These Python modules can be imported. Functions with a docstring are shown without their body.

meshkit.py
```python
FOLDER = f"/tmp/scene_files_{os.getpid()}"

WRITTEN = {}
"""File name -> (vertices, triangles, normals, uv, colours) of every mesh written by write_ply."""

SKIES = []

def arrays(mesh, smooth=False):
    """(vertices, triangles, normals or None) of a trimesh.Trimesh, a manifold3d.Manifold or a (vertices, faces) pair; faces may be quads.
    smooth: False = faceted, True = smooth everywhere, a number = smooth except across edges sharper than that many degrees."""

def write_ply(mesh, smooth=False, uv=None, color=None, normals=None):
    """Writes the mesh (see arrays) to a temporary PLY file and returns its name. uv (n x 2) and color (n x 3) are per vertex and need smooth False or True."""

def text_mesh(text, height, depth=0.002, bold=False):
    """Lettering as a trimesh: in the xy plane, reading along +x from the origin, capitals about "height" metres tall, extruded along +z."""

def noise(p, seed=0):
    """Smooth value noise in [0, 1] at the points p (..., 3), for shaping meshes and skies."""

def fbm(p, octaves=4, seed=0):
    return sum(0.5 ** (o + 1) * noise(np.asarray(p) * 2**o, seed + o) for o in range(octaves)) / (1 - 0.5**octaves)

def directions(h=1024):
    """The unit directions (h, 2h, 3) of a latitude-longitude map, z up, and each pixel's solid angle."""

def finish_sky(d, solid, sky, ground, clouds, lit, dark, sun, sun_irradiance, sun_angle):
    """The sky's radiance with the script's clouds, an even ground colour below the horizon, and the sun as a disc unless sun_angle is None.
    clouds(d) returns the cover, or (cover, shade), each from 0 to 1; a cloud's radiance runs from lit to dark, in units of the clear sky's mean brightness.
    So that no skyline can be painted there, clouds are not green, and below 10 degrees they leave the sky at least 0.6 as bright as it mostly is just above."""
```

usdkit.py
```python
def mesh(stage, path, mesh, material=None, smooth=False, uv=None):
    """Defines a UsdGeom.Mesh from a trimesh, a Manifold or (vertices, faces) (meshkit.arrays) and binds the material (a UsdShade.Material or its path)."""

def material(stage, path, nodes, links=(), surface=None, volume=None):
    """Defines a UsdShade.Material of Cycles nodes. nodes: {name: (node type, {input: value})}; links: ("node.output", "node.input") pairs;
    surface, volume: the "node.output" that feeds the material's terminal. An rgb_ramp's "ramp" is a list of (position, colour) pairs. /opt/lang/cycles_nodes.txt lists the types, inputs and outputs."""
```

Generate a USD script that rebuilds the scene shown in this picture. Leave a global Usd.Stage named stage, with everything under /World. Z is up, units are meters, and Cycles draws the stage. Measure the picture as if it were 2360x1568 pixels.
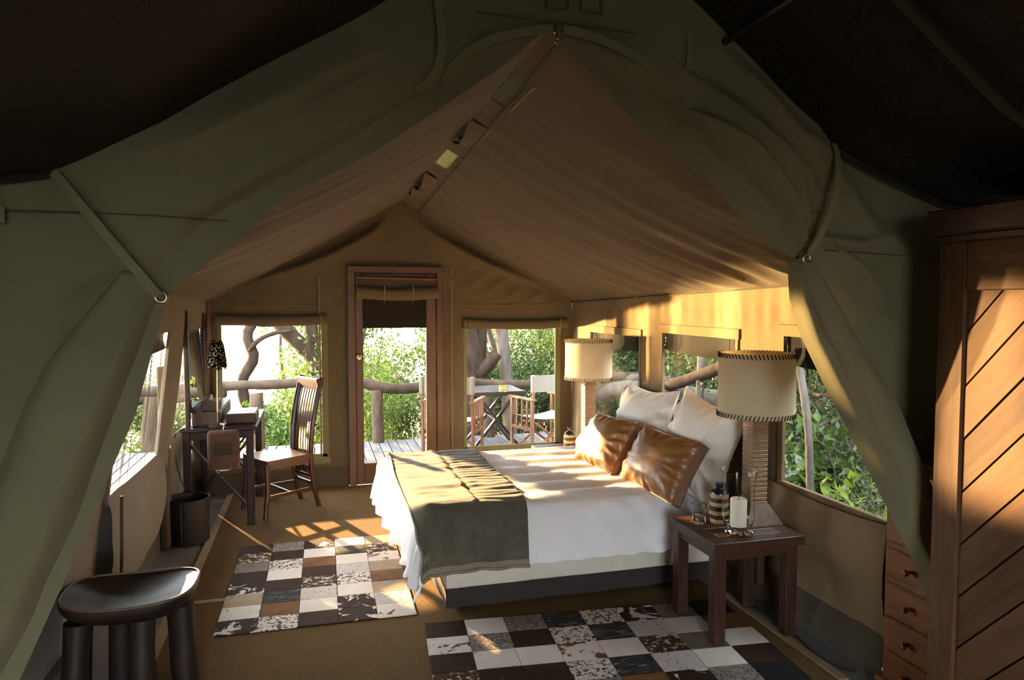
import math, random
import numpy as np, trimesh, usdkit, meshkit
from shapely.geometry import Polygon, box as sbox
from shapely.affinity import rotate as srot
from pxr import Usd, UsdGeom, UsdLux, UsdShade, Gf, Sdf, Vt

stage = Usd.Stage.CreateInMemory()
UsdGeom.SetStageUpAxis(stage, UsdGeom.Tokens.z)
UsdGeom.SetStageMetersPerUnit(stage, 1.0)
UsdGeom.Xform.Define(stage, '/World')
UsdGeom.Scope.Define(stage, '/World/Looks')
rng = np.random.default_rng(7)

# ------------------------------------------------------------------ camera, sky, sun, exposure
YAW, PITCH, FPX = math.radians(15.385), math.radians(3.091), 1645.7
CAM = np.array([-0.745, 0.0, 1.62])
cam = UsdGeom.Camera.Define(stage, '/World/camera')
fw = np.array([math.sin(YAW) * math.cos(PITCH), math.cos(YAW) * math.cos(PITCH), -math.sin(PITCH)])
rt = np.array([math.cos(YAW), -math.sin(YAW), 0.0])
up = np.cross(rt, fw)
cam.AddTransformOp().Set(Gf.Matrix4d(*[*rt, 0], *[*up, 0], *[*(-fw), 0], *[*CAM, 1]))
cam.CreateHorizontalApertureAttr(36.0)
cam.CreateVerticalApertureAttr(36.0 * 1568 / 2360)
cam.CreateFocalLengthAttr(36.0 * FPX / 2360)
cam.CreateClippingRangeAttr((0.05, 500.0))
cam.CreateExposureAttr(0.75)

sky = UsdLux.DomeLight.Define(stage, '/World/sky')
sky.CreateColorAttr((0.93, 0.97, 1.0))
sky.CreateIntensityAttr(4.2)

# the low sun comes in from the far left, across the river
def light_matrix(d):             # a light shines along its own -z
    d = np.array(d, float) / np.linalg.norm(d)
    z = -d
    x = np.cross([0, 0, 1.0], z); x /= np.linalg.norm(x)
    y = np.cross(z, x)
    return Gf.Matrix4d(*[*x, 0], *[*y, 0], *[*z, 0], 0, 0, 0, 1)
sun = UsdLux.DistantLight.Define(stage, '/World/sun')
e = math.radians(14.0)
AS = math.radians(24.0)
sun.AddTransformOp().Set(light_matrix([math.sin(AS) * math.cos(e), -math.cos(AS) * math.cos(e), -math.sin(e)]))
sun.CreateColorAttr((1.0, 0.62, 0.26))
sun.CreateIntensityAttr(7.5)
sun.CreateAngleAttr(0.9)
sun.CreateNormalizeAttr(True)
# the sun's glitter on the river below the deck, out of view to the left
for name, ga in (('river_glint', 47.0), ('river_glint_001', 40.0)):
    ga = math.radians(ga)
    glint = UsdLux.SphereLight.Define(stage, '/World/' + name)
    glint.AddTranslateOp().Set(Gf.Vec3d(-1.6 - 25 * math.sin(ga), 5.6 + 25 * math.cos(ga), -0.75))
    glint.CreateRadiusAttr(0.3)
    glint.CreateColorAttr((1.0, 0.64, 0.27))
    glint.CreateIntensityAttr(48000.0)

# ------------------------------------------------------------------ materials
L = '/World/Looks/'
MATS = {}
def mk(name, nodes, links, surface):
    MATS[name] = usdkit.material(stage, L + name, nodes, links, surface=surface)
    return MATS[name]
def lin(h):
    c = [int(h[i:i + 2], 16) / 255 for i in (0, 2, 4)]
    return tuple(x / 12.92 if x <= .04045 else ((x + .055) / 1.055) ** 2.4 for x in c)

def plain(name, col, rough=.6, var=.12, scale=6., bump=0., bscale=60., spec=.5, coat=0., metallic=0., sheen=0., stretch=(1, 1, 1), coords='position', extra=None):
    c = np.array(col)
    n = {'g': ('geometry', {}) if coords == 'position' else ('texture_coordinate', {}),
         'm': ('mapping', {'scale': stretch}),
         'n': ('noise_texture', {'scale': scale, 'detail': 4.0}),
         'r': ('rgb_ramp', {'ramp': [(.25, tuple(c * (1 - var))), (.75, tuple(np.minimum(c * (1 + var), 1)))]}),
         'p': ('principled_bsdf', dict(roughness=rough, specular_ior_level=spec, coat_weight=coat, metallic=metallic, sheen_weight=sheen, **(extra or {})))}
    l = [('g.position' if coords == 'position' else 'g.object', 'm.vector'), ('m.vector', 'n.vector'), ('n.fac', 'r.fac'), ('r.color', 'p.base_color')]
    if bump:
        n['bn'] = ('noise_texture', {'scale': bscale, 'detail': 3.0})
        n['b'] = ('bump', {'strength': bump, 'distance': .01})
        l += [('m.vector', 'bn.vector'), ('bn.fac', 'b.height'), ('b.normal', 'p.normal')]
    return mk(name, n, l, 'p.BSDF')

def wood(name, dark, light, axis='x', rough=.4, scale=1., bump=.12, coat=0., spec=.5, coords='position', var=.0):
    st = {'x': (1.2, 14, 14), 'y': (14, 1.2, 14), 'z': (14, 14, 1.2), 'd': (6, 6, 6)}[axis]
    n = {'g': ('geometry', {}) if coords == 'position' else ('texture_coordinate', {}),
         'm': ('mapping', {'scale': tuple(scale * s for s in st)}),
         'n': ('noise_texture', {'scale': 1.6, 'detail': 6.0, 'roughness': .62, 'distortion': .6}),
         'n2': ('noise_texture', {'scale': 7.0, 'detail': 3.0}),
         'r': ('rgb_ramp', {'ramp': [(.28, dark), (.5, tuple((np.array(dark) + np.array(light)) / 2)), (.72, light)]}),
         'r2': ('rgb_ramp', {'ramp': [(.3, (.72, .72, .72)), (.6, (1, 1, 1))]}),
         'x': ('mix_color', {'blend_type': 'multiply', 'fac': .7}),
         'b': ('bump', {'strength': bump, 'distance': .004}),
         'p': ('principled_bsdf', dict(roughness=rough, coat_weight=coat, coat_roughness=.25, specular_ior_level=spec))}
    l = [('g.position' if coords == 'position' else 'g.object', 'm.vector'), ('m.vector', 'n.vector'), ('m.vector', 'n2.vector'), ('n.fac', 'r.fac'), ('n2.fac', 'r2.fac'),
         ('r.color', 'x.a'), ('r2.color', 'x.b'), ('x.result', 'p.base_color'), ('n.fac', 'b.height'), ('b.normal', 'p.normal')]
    return mk(name, n, l, 'p.BSDF')

def canvas(name, col, var=.10, trans=.06, bump=.25):
    """Heavy cotton canvas: fine weave, soft stains, a little light through it."""
    c = np.array(col)
    n = {'g': ('geometry', {}), 'n': ('noise_texture', {'scale': 2.2, 'detail': 5.0, 'roughness': .6}),
         'r': ('rgb_ramp', {'ramp': [(.3, tuple(c * (1 - var))), (.7, tuple(c * (1 + var)))]}),
         'w': ('noise_texture', {'scale': 420.0, 'detail': 1.0}), 'w2': ('noise_texture', {'scale': 9.0, 'detail': 3.0}),
         'a': ('math', {'math_type': 'multiply_add', 'value2': .12}),
         'b': ('bump', {'strength': bump, 'distance': .012}),
         'p': ('principled_bsdf', {'roughness': .85, 'specular_ior_level': .2, 'sheen_weight': .1}),
         't': ('translucent_bsdf', {}), 'mx': ('mix_closure', {'fac': trans})}
    l = [('g.position', 'n.vector'), ('g.position', 'w.vector'), ('g.position', 'w2.vector'), ('n.fac', 'r.fac'), ('r.color', 'p.base_color'), ('r.color', 't.color'),
         ('w.fac', 'a.value1'), ('w2.fac', 'a.value3'), ('a.value', 'b.height'), ('b.normal', 'p.normal'), ('p.BSDF', 'mx.closure1'), ('t.BSDF', 'mx.closure2')]
    return mk(name, n, l, 'mx.closure')

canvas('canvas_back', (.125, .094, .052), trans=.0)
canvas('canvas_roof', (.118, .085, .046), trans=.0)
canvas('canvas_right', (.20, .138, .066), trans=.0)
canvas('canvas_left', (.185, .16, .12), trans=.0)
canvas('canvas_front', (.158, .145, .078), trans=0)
canvas('canvas_tape', (.18, .17, .085), trans=0)
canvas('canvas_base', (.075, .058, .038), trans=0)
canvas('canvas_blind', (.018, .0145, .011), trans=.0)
plain('groundsheet', (.20, .20, .21), .38, .15, 3, bump=.3, bscale=5)
canvas('green_flap', (.03, .03, .016), trans=0)

def sheet_mix(name, col, through, trans=0.):
    """Insect screen: mostly open, threads far too fine to see singly."""
    n = {'t': ('transparent_bsdf', {}), 'd': ('diffuse_bsdf', {'color': col}), 'x': ('mix_closure', {'fac': 1 - through})}
    return mk(name, n, [('t.BSDF', 'x.closure1'), ('d.BSDF', 'x.closure2')], 'x.closure')
sheet_mix('screen_back', (.12, .11, .09), .95)
sheet_mix('screen_right', (.10, .10, .09), .86)
sheet_mix('screen_left', (.16, .155, .14), .72)
sheet_mix('screen_vent', (.62, .66, .30), .10)
sheet_mix('screen_vent_dark', (.16, .17, .10), .10)

# shade net of the outer room: dark woven threads, some light passes
mk('shade_net', {'g': ('geometry', {}), 'm': ('mapping', {'rotation': (0, 0, .5)}),
    'w': ('wave_texture', {'scale': 38.0, 'distortion': 1.2, 'detail': 2.0, 'detail_scale': 2.0, 'wave_type': 'bands', 'bands_direction': 'y'}),
    'w2': ('wave_texture', {'scale': 60.0, 'distortion': 1.5, 'detail': 2.0, 'detail_scale': 2.0, 'wave_type': 'bands', 'bands_direction': 'x'}),
    'n': ('noise_texture', {'scale': 3.0, 'detail': 4.0}),
    'a': ('math', {'math_type': 'multiply'}), 'r': ('rgb_ramp', {'ramp': [(0, (.006, .0045, .003)), (1, (.026, .019, .012))]}),
    'b': ('bump', {'strength': .7, 'distance': .006}),
    'p': ('principled_bsdf', {'roughness': .65, 'specular_ior_level': .3}), 't': ('transparent_bsdf', {}), 'x': ('mix_closure', {'fac': .0})},
   [('g.position', 'm.vector'), ('m.vector', 'w.vector'), ('m.vector', 'w2.vector'), ('g.position', 'n.vector'), ('w.fac', 'a.value1'), ('w2.fac', 'a.value2'),
    ('w.fac', 'r.fac'), ('r.color', 'p.base_color'), ('a.value', 'b.height'), ('b.normal', 'p.normal'), ('p.BSDF', 'x.closure1'), ('t.BSDF', 'x.closure2')], 'x.closure')

# sisal
mk('sisal', {'g': ('geometry', {}), 'm': ('mapping', {'rotation': (0, 0, .12)}),
    'w': ('wave_texture', {'scale': 52.0, 'distortion': 4.0, 'detail': 2.0, 'detail_scale': 5.0, 'bands_direction': 'y'}),
    'n': ('noise_texture', {'scale': 140.0, 'detail': 3.0}), 'n2': ('noise_texture', {'scale': 2.0, 'detail': 4.0}),
    'r': ('rgb_ramp', {'ramp': [(.2, (.12, .070, .027)), (.8, (.27, .165, .066))]}), 'a': ('math', {'math_type': 'multiply_add', 'value2': .8}),
    'r2': ('rgb_ramp', {'ramp': [(.3, (.8, .8, .8)), (.7, (1, 1, 1))]}), 'x': ('mix_color', {'blend_type': 'multiply', 'fac': 1.0}),
    'b': ('bump', {'strength': .8, 'distance': .006}), 'p': ('principled_bsdf', {'roughness': .9, 'specular_ior_level': .15})},
   [('g.position', 'm.vector'), ('m.vector', 'w.vector'), ('g.position', 'n.vector'), ('g.position', 'n2.vector'), ('n.fac', 'a.value1'), ('w.fac', 'a.value3'), ('a.value', 'b.height'),
    ('n.fac', 'r.fac'), ('n2.fac', 'r2.fac'), ('r.color', 'x.a'), ('r2.color', 'x.b'), ('x.result', 'p.base_color'), ('b.normal', 'p.normal')], 'p.BSDF')
plain('carpet_binding', (.34, .27, .17), .85, .1, 20, bump=.3, bscale=200)

# hides
def hide(name, base, spot, scale, lo, hi, stretch=(1, 1, 1), dist=.8, extra=None, seed=0.):
    n = {'g': ('geometry', {}), 'm': ('mapping', {'scale': stretch, 'location': (seed, seed * 1.7, 0)}),
         'n': ('noise_texture', {'scale': scale, 'detail': 6.0, 'roughness': .62, 'distortion': dist}),
         'r': ('rgb_ramp', {'ramp': [(lo, base), (hi, spot)]}),
         'h': ('noise_texture', {'scale': 260.0, 'detail': 2.0}), 'mh': ('mapping', {'scale': (1, .25, 1)}),
         'rh': ('rgb_ramp', {'ramp': [(.25, (.72, .72, .72)), (.7, (1, 1, 1))]}), 'x': ('mix_color', {'blend_type': 'multiply', 'fac': .8}),
         'b': ('bump', {'strength': .25, 'distance': .002}), 'p': ('principled_bsdf', {'roughness': .7, 'specular_ior_level': .12})}
    l = [('g.position', 'm.vector'), ('m.vector', 'n.vector'), ('g.position', 'mh.vector'), ('mh.vector', 'h.vector'), ('n.fac', 'r.fac'), ('h.fac', 'rh.fac'), ('r.color', 'x.a'), ('rh.color', 'x.b'),
         ('x.result', 'p.base_color'), ('h.fac', 'b.height'), ('b.normal', 'p.normal')]
    return mk('hide_' + name, n, l, 'p.BSDF')
WH, BK, DB, BR, GY, BE = (.68, .63, .58), (.012, .010, .010), (.030, .017, .012), (.16, .075, .028), (.16, .15, .145), (.42, .34, .25)
hide('W', (.74, .70, .65), WH, 6, .3, .7)
hide('V', (.70, .66, .60), BR, 11, .60, .64, seed=3.)            # white with a few brown spots
hide('D', DB, (.055, .03, .018), 9, .3, .75)
hide('K', BK, (.02, .02, .024), 9, .3, .7)
hide('B', (.13, .062, .024), (.24, .12, .045), 8, .3, .7)
hide('G', (.10, .09, .085), (.36, .33, .31), 95, .42, .6)          # fine grey speckle
hide('F', (.56, .52, .51), (.16, .13, .13), 60, .56, .66)          # pale, finely speckled
hide('S', WH, (.035, .027, .025), 58, .52, .56, dist=.4)           # black spots on white
hide('N', (.03, .03, .032), (.30, .29, .28), 26, .52, .72, stretch=(.6, 2.2, 1))
hide('P', (.035, .020, .013), (.72, .67, .62), 8, .54, .565, seed=1.)
hide('Q', (.72, .66, .62), (.14, .065, .026), 7.5, .55, .58, seed=5.)
hide('T', (.060, .034, .016), (.60, .53, .45), 30, .52, .57, dist=.6)
hide('R', (.14, .125, .10), (.24, .21, .17), 12, .3, .7)
hide('E', BE, (.30, .22, .15), 9, .35, .7)
plain('rug_felt', (.10, .07, .05), .9)

# cloths
plain('linen_white', (.80, .79, .80), .75, .03, 4, bump=.06, bscale=300, sheen=.1, spec=.2)
plain('pillow_linen', (.74, .70, .62), .75, .04, 4, bump=.10, bscale=260, sheen=.1, spec=.2)
plain('valance', (.66, .61, .52), .85, .05, 14, bump=.25, bscale=330, spec=.15)
plain('valance_trim', (.028, .021, .019), .85, .15, 14, bump=.15, bscale=300)
plain('throw', (.105, .095, .070), .85, .22, 16, bump=.35, bscale=160, sheen=.25, spec=.1)
plain('throw_hem', (.22, .19, .14), .8, .1, 16, bump=.2, bscale=200)
plain('leather', (.20, .085, .022), .40, .28, 7, bump=.14, bscale=38, spec=.45, coat=.08)
plain('suede', (.17, .085, .05), .85, .12, 12)
plain('headboard_leather', (.075, .035, .018), .45, .2, 5, bump=.1, bscale=40)
plain('fleece', (.075, .036, .024), .95, .25, 40, bump=.9, bscale=130, sheen=.15)
plain('fleece_panel', (.035, .019, .014), .8, .15, 20)
plain('fleece_emblem', (.016, .009, .008), .7, .15, 20)

# woods
DK1, DK2 = (.030, .012, .007), (.075, .032, .017)
for ax in 'xyz':
    wood('dark_wood_' + ax, DK1, DK2, ax, .42, coat=.05)
    wood('desk_wood_' + ax, (.010, .0045, .003), (.026, .011, .008), ax, .5, spec=.3)
    wood('chair_wood_' + ax, (.026, .008, .004), (.075, .024, .012), ax, .30, coat=.3, coords='object')
    wood('door_wood_' + ax, (.075, .030, .010), (.15, .065, .024), ax, .5)
    wood('robe_wood_' + ax, (.062, .027, .010), (.13, .061, .025), ax, .6, spec=.2)
    wood('chest_wood_' + ax, (.16, .055, .015), (.31, .125, .037), ax, .36, coat=.15)
    wood('teak_' + ax, (.14, .062, .030), (.27, .13, .066), ax, .55, coords='object')
def plankwood(name, dark, light):
    n = {'g': ('geometry', {}), 'v': ('vector_rotate', {'rotate_type': 'x_axis', 'angle': math.radians(-(180 - 48.3))}), 'm': ('mapping', {'scale': (10, 1.2, 13)}),
         'n': ('noise_texture', {'scale': 1.8, 'detail': 6.0, 'roughness': .62, 'distortion': .7}), 'r': ('rgb_ramp', {'ramp': [(.28, dark), (.72, light)]}),
         'b': ('bump', {'strength': .12, 'distance': .004}), 'p': ('principled_bsdf', {'roughness': .62, 'specular_ior_level': .2})}
    mk(name, n, [('g.position', 'v.vector'), ('v.vector', 'm.vector'), ('m.vector', 'n.vector'), ('n.fac', 'r.fac'), ('r.color', 'p.base_color'), ('n.fac', 'b.height'), ('b.normal', 'p.normal')], 'p.BSDF')
plankwood('robe_plank_0', (.062, .027, .0105), (.128, .062, .026))
plankwood('robe_plank_1', (.052, .0225, .009), (.110, .053, .022))
plankwood('robe_plank_2', (.070, .031, .0125), (.138, .069, .030))
wood('box_wood', (.035, .020, .013), (.065, .038, .025), 'y', .5, spec=.3)
wood('stool_wood', (.009, .0065, .0065), (.030, .018, .014), 'd', .5, spec=.35, bump=.4)
plain('stool_rim', (.11, .075, .05), .5, .3, 14, bump=.3, bscale=40)
wood('deck_wood_a', (.085, .085, .092), (.17, .17, .18), 'y', .65, bump=.4, spec=.12)
wood('deck_wood_b', (.07, .07, .076), (.145, .145, .155), 'y', .65, bump=.4, spec=.12)
wood('deck_wood_c', (.10, .098, .10), (.20, .195, .195), 'y', .65, bump=.4, spec=.12)
plain('log_bark', (.055, .042, .032), .85, .45, 9, bump=.9, bscale=26, stretch=(1, 1, .5), spec=.08)
plain('post_wood', (.075, .058, .042), .85, .4, 10, bump=.6, bscale=20, stretch=(4, 4, .7), spec=.08)
plain('bark_dark', (.030, .021, .015), .9, .5, 5, bump=1.0, bscale=14, stretch=(2, 2, .6), spec=.08)
plain('bark_grey', (.085, .075, .066), .85, .4, 6, bump=.8, bscale=18, stretch=(2, 2, .6), spec=.08)
plain('black_paint', (.018, .017, .020), .45, .2, 8)
plain('bin_leather', (.014, .008, .006), .5, .3, 12, bump=.3, bscale=50)

# carved column of the lamps: rough chevron cuts
def carved(name, lo, hi, ax):
    n = {'t': ('texture_coordinate', {}), 'w': ('wave_texture', {'scale': 30.0, 'distortion': 5.0, 'detail': 2.0, 'detail_scale': 1.6, 'bands_direction': 'z'}),
         'r': ('rgb_ramp', {'ramp': [(.2, lo), (.7, hi)]}), 'b': ('bump', {'strength': .7, 'distance': .003}), 'p': ('principled_bsdf', {'roughness': .55})}
    return mk(name, n, [('t.object', 'w.vector'), ('w.fac', 'r.fac'), ('r.color', 'p.base_color'), ('w.fac', 'b.height'), ('b.normal', 'p.normal')], 'p.BSDF')
carved('lamp_column', (.15, .085, .042), (.30, .185, .095), 'z')
wood('lamp_foot', (.075, .045, .035), (.15, .095, .075), 'd', .45, coords='object')
mk('parchment', {'g': ('geometry', {}), 'n': ('noise_texture', {'scale': 7.0, 'detail': 4.0}), 'r': ('rgb_ramp', {'ramp': [(.3, (.74, .66, .47)), (.7, (.82, .75, .57))]}),
    'd': ('diffuse_bsdf', {}), 't': ('translucent_bsdf', {}), 'x': ('mix_closure', {'fac': .42})},
   [('g.position', 'n.vector'), ('n.fac', 'r.fac'), ('r.color', 'd.color'), ('r.color', 't.color'), ('d.BSDF', 'x.closure1'), ('t.BSDF', 'x.closure2')], 'x.closure')
plain('stitch', (.045, .028, .016), .7)
plain('brass', (.60, .46, .22), .28, .05, metallic=1.)
plain('steel', (.62, .60, .56), .2, .05, metallic=1.)
plain('wire_black', (.008, .008, .009), .5)
plain('string_white', (.6, .58, .54), .8)
mk('feather', {'g': ('geometry', {}), 'v': ('voronoi_texture', {'scale': 75.0}), 'r': ('rgb_ramp', {'ramp': [(0, (.75, .70, .50)), (.30, (.65, .58, .40)), (.36, (.012, .010, .008))], }),
    'd': ('diffuse_bsdf', {}), 't': ('translucent_bsdf', {}), 'x': ('mix_closure', {'fac': .3})},
   [('g.position', 'v.vector'), ('v.distance', 'r.fac'), ('r.color', 'd.color'), ('r.color', 't.color'), ('d.BSDF', 'x.closure1'), ('t.BSDF', 'x.closure2')], 'x.closure')
mk('mirror_glass', {'p': ('glossy_bsdf', {'color': (.92, .93, .93), 'roughness': .0})}, [], 'p.BSDF')
mk('glass', {'p': ('principled_bsdf', {'transmission_weight': 1.0, 'roughness': .0, 'ior': 1.22, 'base_color': (.99, .99, .985)})}, [], 'p.BSDF')
mk('water', {'p': ('principled_bsdf', {'transmission_weight': 1.0, 'roughness': .0, 'ior': 1.33, 'base_color': (.98, .99, .99)})}, [], 'p.BSDF')
mk('blue_glass', {'p': ('principled_bsdf', {'roughness': .08, 'base_color': (.012, .016, .05), 'coat_weight': .5})}, [], 'p.BSDF')
plain('rush_light', (.50, .33, .14), .7, .2, 60, bump=.5, bscale=160, stretch=(1, 1, .5))
plain('rush_dark', (.050, .035, .024), .7, .3, 60, bump=.5, bscale=160, stretch=(1, 1, .5))
mk('candle_wax', {'p': ('principled_bsdf', {'base_color': (.86, .80, .66), 'roughness': .5})}, [], 'p.BSDF')
plain('paper', (.74, .72, .68), .8, .04)
plain('page_edge', (.45, .36, .24), .8, .2, 100, stretch=(.2, .2, 6))
plain('book_cover', (.06, .045, .05), .4)
plain('chair_canvas', (.26, .255, .23), .85, .06, 8, bump=.2, bscale=240)
mk('lantern_glass', {'p': ('principled_bsdf', {'transmission_weight': .8, 'roughness': .1, 'base_color': (.75, .72, .35)})}, [], 'p.BSDF')
plain('copper_tab', (.32, .15, .07), .5)
plain('zip_metal', (.5, .45, .35), .3, metallic=1.)
plain('earth', (.028, .024, .014), .95, .4, .8, bump=.5, bscale=6)
plain('river_bank', (.40, .38, .20), .95, .3, .6)
mk('river', {'g': ('geometry', {}), 'n': ('noise_texture', {'scale': 1.5, 'detail': 3.0}), 'b': ('bump', {'strength': .2, 'distance': .1}), 'p': ('principled_bsdf', {'base_color': (.10, .11, .08), 'roughness': .12})},
   [('g.position', 'n.vector'), ('n.fac', 'b.height'), ('b.normal', 'p.normal')], 'p.BSDF')

def leafmat(name, a, b, c):
    n = {'g': ('geometry', {}), 'o': ('object_info', {}), 'n': ('noise_texture', {'scale': 1.3, 'detail': 2.0}), 'wn': ('geometry', {}),
         's': ('math', {'math_type': 'multiply_add', 'value2': .45}), 's2': ('math', {'math_type': 'multiply_add', 'value2': .35, 'value3': 0.}),
         'r': ('rgb_ramp', {'ramp': [(.15, a), (.5, b), (.9, c)]}),
         'd': ('principled_bsdf', {'roughness': .45, 'specular_ior_level': .35}), 't': ('translucent_bsdf', {}), 'x': ('mix_closure', {'fac': .45})}
    l = [('g.position', 'n.vector'), ('wn.random_per_island', 's2.value1'), ('n.fac', 's.value1'), ('s2.value', 's.value3'), ('s.value', 'r.fac'), ('r.color', 'd.base_color'), ('r.color', 't.color'),
         ('d.BSDF', 'x.closure1'), ('t.BSDF', 'x.closure2')]
    return mk(name, n, l, 'x.closure')
leafmat('leaf_fresh', (0.043, 0.087, 0.012), (0.105, 0.174, 0.028), (0.211, 0.260, 0.056))
leafmat('leaf_deep', (0.022, 0.053, 0.015), (0.053, 0.105, 0.028), (0.105, 0.167, 0.050))
leafmat('leaf_olive', (0.050, 0.065, 0.018), (0.100, 0.110, 0.035), (0.180, 0.180, 0.070))
leafmat('leaf_grey', (.03, .05, .018), (.065, .09, .035), (.12, .14, .06))
leafmat('leaf_dry', (.20, .13, .06), (.32, .22, .11), (.45, .36, .18))

# ------------------------------------------------------------------ scene writing helpers
used = {}
def numbered(parent, name):
    k = (parent, name)
    used[k] = used.get(k, -1) + 1
    return name if used[k] == 0 else f'{name}_{used[k]:03d}'
class Thing:
    def __init__(s, path, base, rot): s.path, s.base, s.rot = path, np.array(base, float), rot
def cd(prim, **kw):
    for k, v in kw.items():
        if v: prim.SetCustomDataByKey(k, v)
def thing(name, label, cat=None, loc=(0, 0, 0), rotz=0., group=None, kind=None):
    p = '/World/' + numbered('/World', name)
    x = UsdGeom.Xform.Define(stage, p)
    x.AddTranslateOp().Set(Gf.Vec3d(*map(float, loc)))
    if rotz: x.AddRotateZOp().Set(math.degrees(rotz))
    cd(x.GetPrim(), label=label, category=cat, group=group, kind=kind)
    return Thing(p, loc, rotz)
def V(mesh):
    v, f, _ = meshkit.arrays(mesh)
    return v, f
def part(parent, name, mesh, mat, label=None, smooth=False, local=False, kind=None):
    """A part (or sub-part) of a thing. Meshes are given in world coordinates unless local."""
    v, f = V(mesh)
    if not local:
        v = v - parent.base
        if parent.rot:
            c, s = math.cos(-parent.rot), math.sin(-parent.rot)
            v = v @ np.array([[c, s, 0], [-s, c, 0], [0, 0, 1]])
    p = parent.path + '/' + numbered(parent.path, name)
    m = usdkit.mesh(stage, p, (v, f), MATS[mat], smooth=smooth)
    cd(m.GetPrim(), label=label, kind=kind)
    return Thing(p, parent.base, parent.rot)
def single(name, mesh, mat, label, cat=None, smooth=False, kind=None, group=None):
    v, f = V(mesh)
    p = '/World/' + numbered('/World', name)
    m = usdkit.mesh(stage, p, (v, f), MATS[mat], smooth=smooth)
    cd(m.GetPrim(), label=label, category=cat, kind=kind, group=group)
    return Thing(p, (0, 0, 0), 0)
def dup(src, loc, rotz=0., label=None, scale=None):
    sp = stage.GetPrimAtPath(src.path)
    name = src.path.split('/')[-1]
    if name[-4] == '_' and name[-3:].isdigit(): name = name[:-4]
    p = '/World/' + numbered('/World', name)
    x = UsdGeom.Xform.Define(stage, p)
    x.GetPrim().GetReferences().AddInternalReference(src.path)
    x.ClearXformOpOrder()
    x.AddTranslateOp(opSuffix='copy').Set(Gf.Vec3d(*map(float, loc)))
    x.AddRotateZOp(opSuffix='copy').Set(math.degrees(rotz))
    if scale: x.AddScaleOp(opSuffix='copy').Set(Gf.Vec3f(*scale) if np.ndim(scale) else Gf.Vec3f(scale, scale, scale))
    x.GetPrim().SetInstanceable(True)
    cd(x.GetPrim(), label=label)
    return Thing(p, loc, rotz)

# ------------------------------------------------------------------ shape helpers
cat_ = trimesh.util.concatenate
def cat(ms):
    vs, fs, o = [], [], 0
    for m in ms:
        v, f = V(m); vs.append(v); fs.append(f + o); o += len(v)
    return np.vstack(vs), np.vstack(fs)
def bx(lo, hi, b=.004):
    """Box with chamfered edges."""
    lo, hi = np.array(lo, float), np.array(hi, float)
    b = min(b, .45 * (hi - lo).min())
    P = []
    for s in np.ndindex(2, 2, 2):
        c = np.where(s, hi, lo); d = np.where(s, -1, 1) * b
        for k in range(3):
            q = c + d; q[k] = c[k]; P.append(q)
    return trimesh.convex.convex_hull(np.array(P))
def prism(p0, p1, w, h, b=.003, side=None):
    """A bar of w x h section from p0 to p1."""
    p0, p1 = np.array(p0, float), np.array(p1, float)
    t = p1 - p0; Ln = np.linalg.norm(t); t /= Ln
    s = np.array(side if side is not None else ([1.0, 0, 0] if abs(t[2]) > .9 else [0, 0, 1.0]))
    a = np.cross(t, s); a /= np.linalg.norm(a); c = np.cross(a, t)
    v, f = V(bx((-w / 2, -h / 2, 0), (w / 2, h / 2, Ln), b))
    return p0 + v[:, :1] * a + v[:, 1:2] * c + v[:, 2:] * t, f
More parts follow.
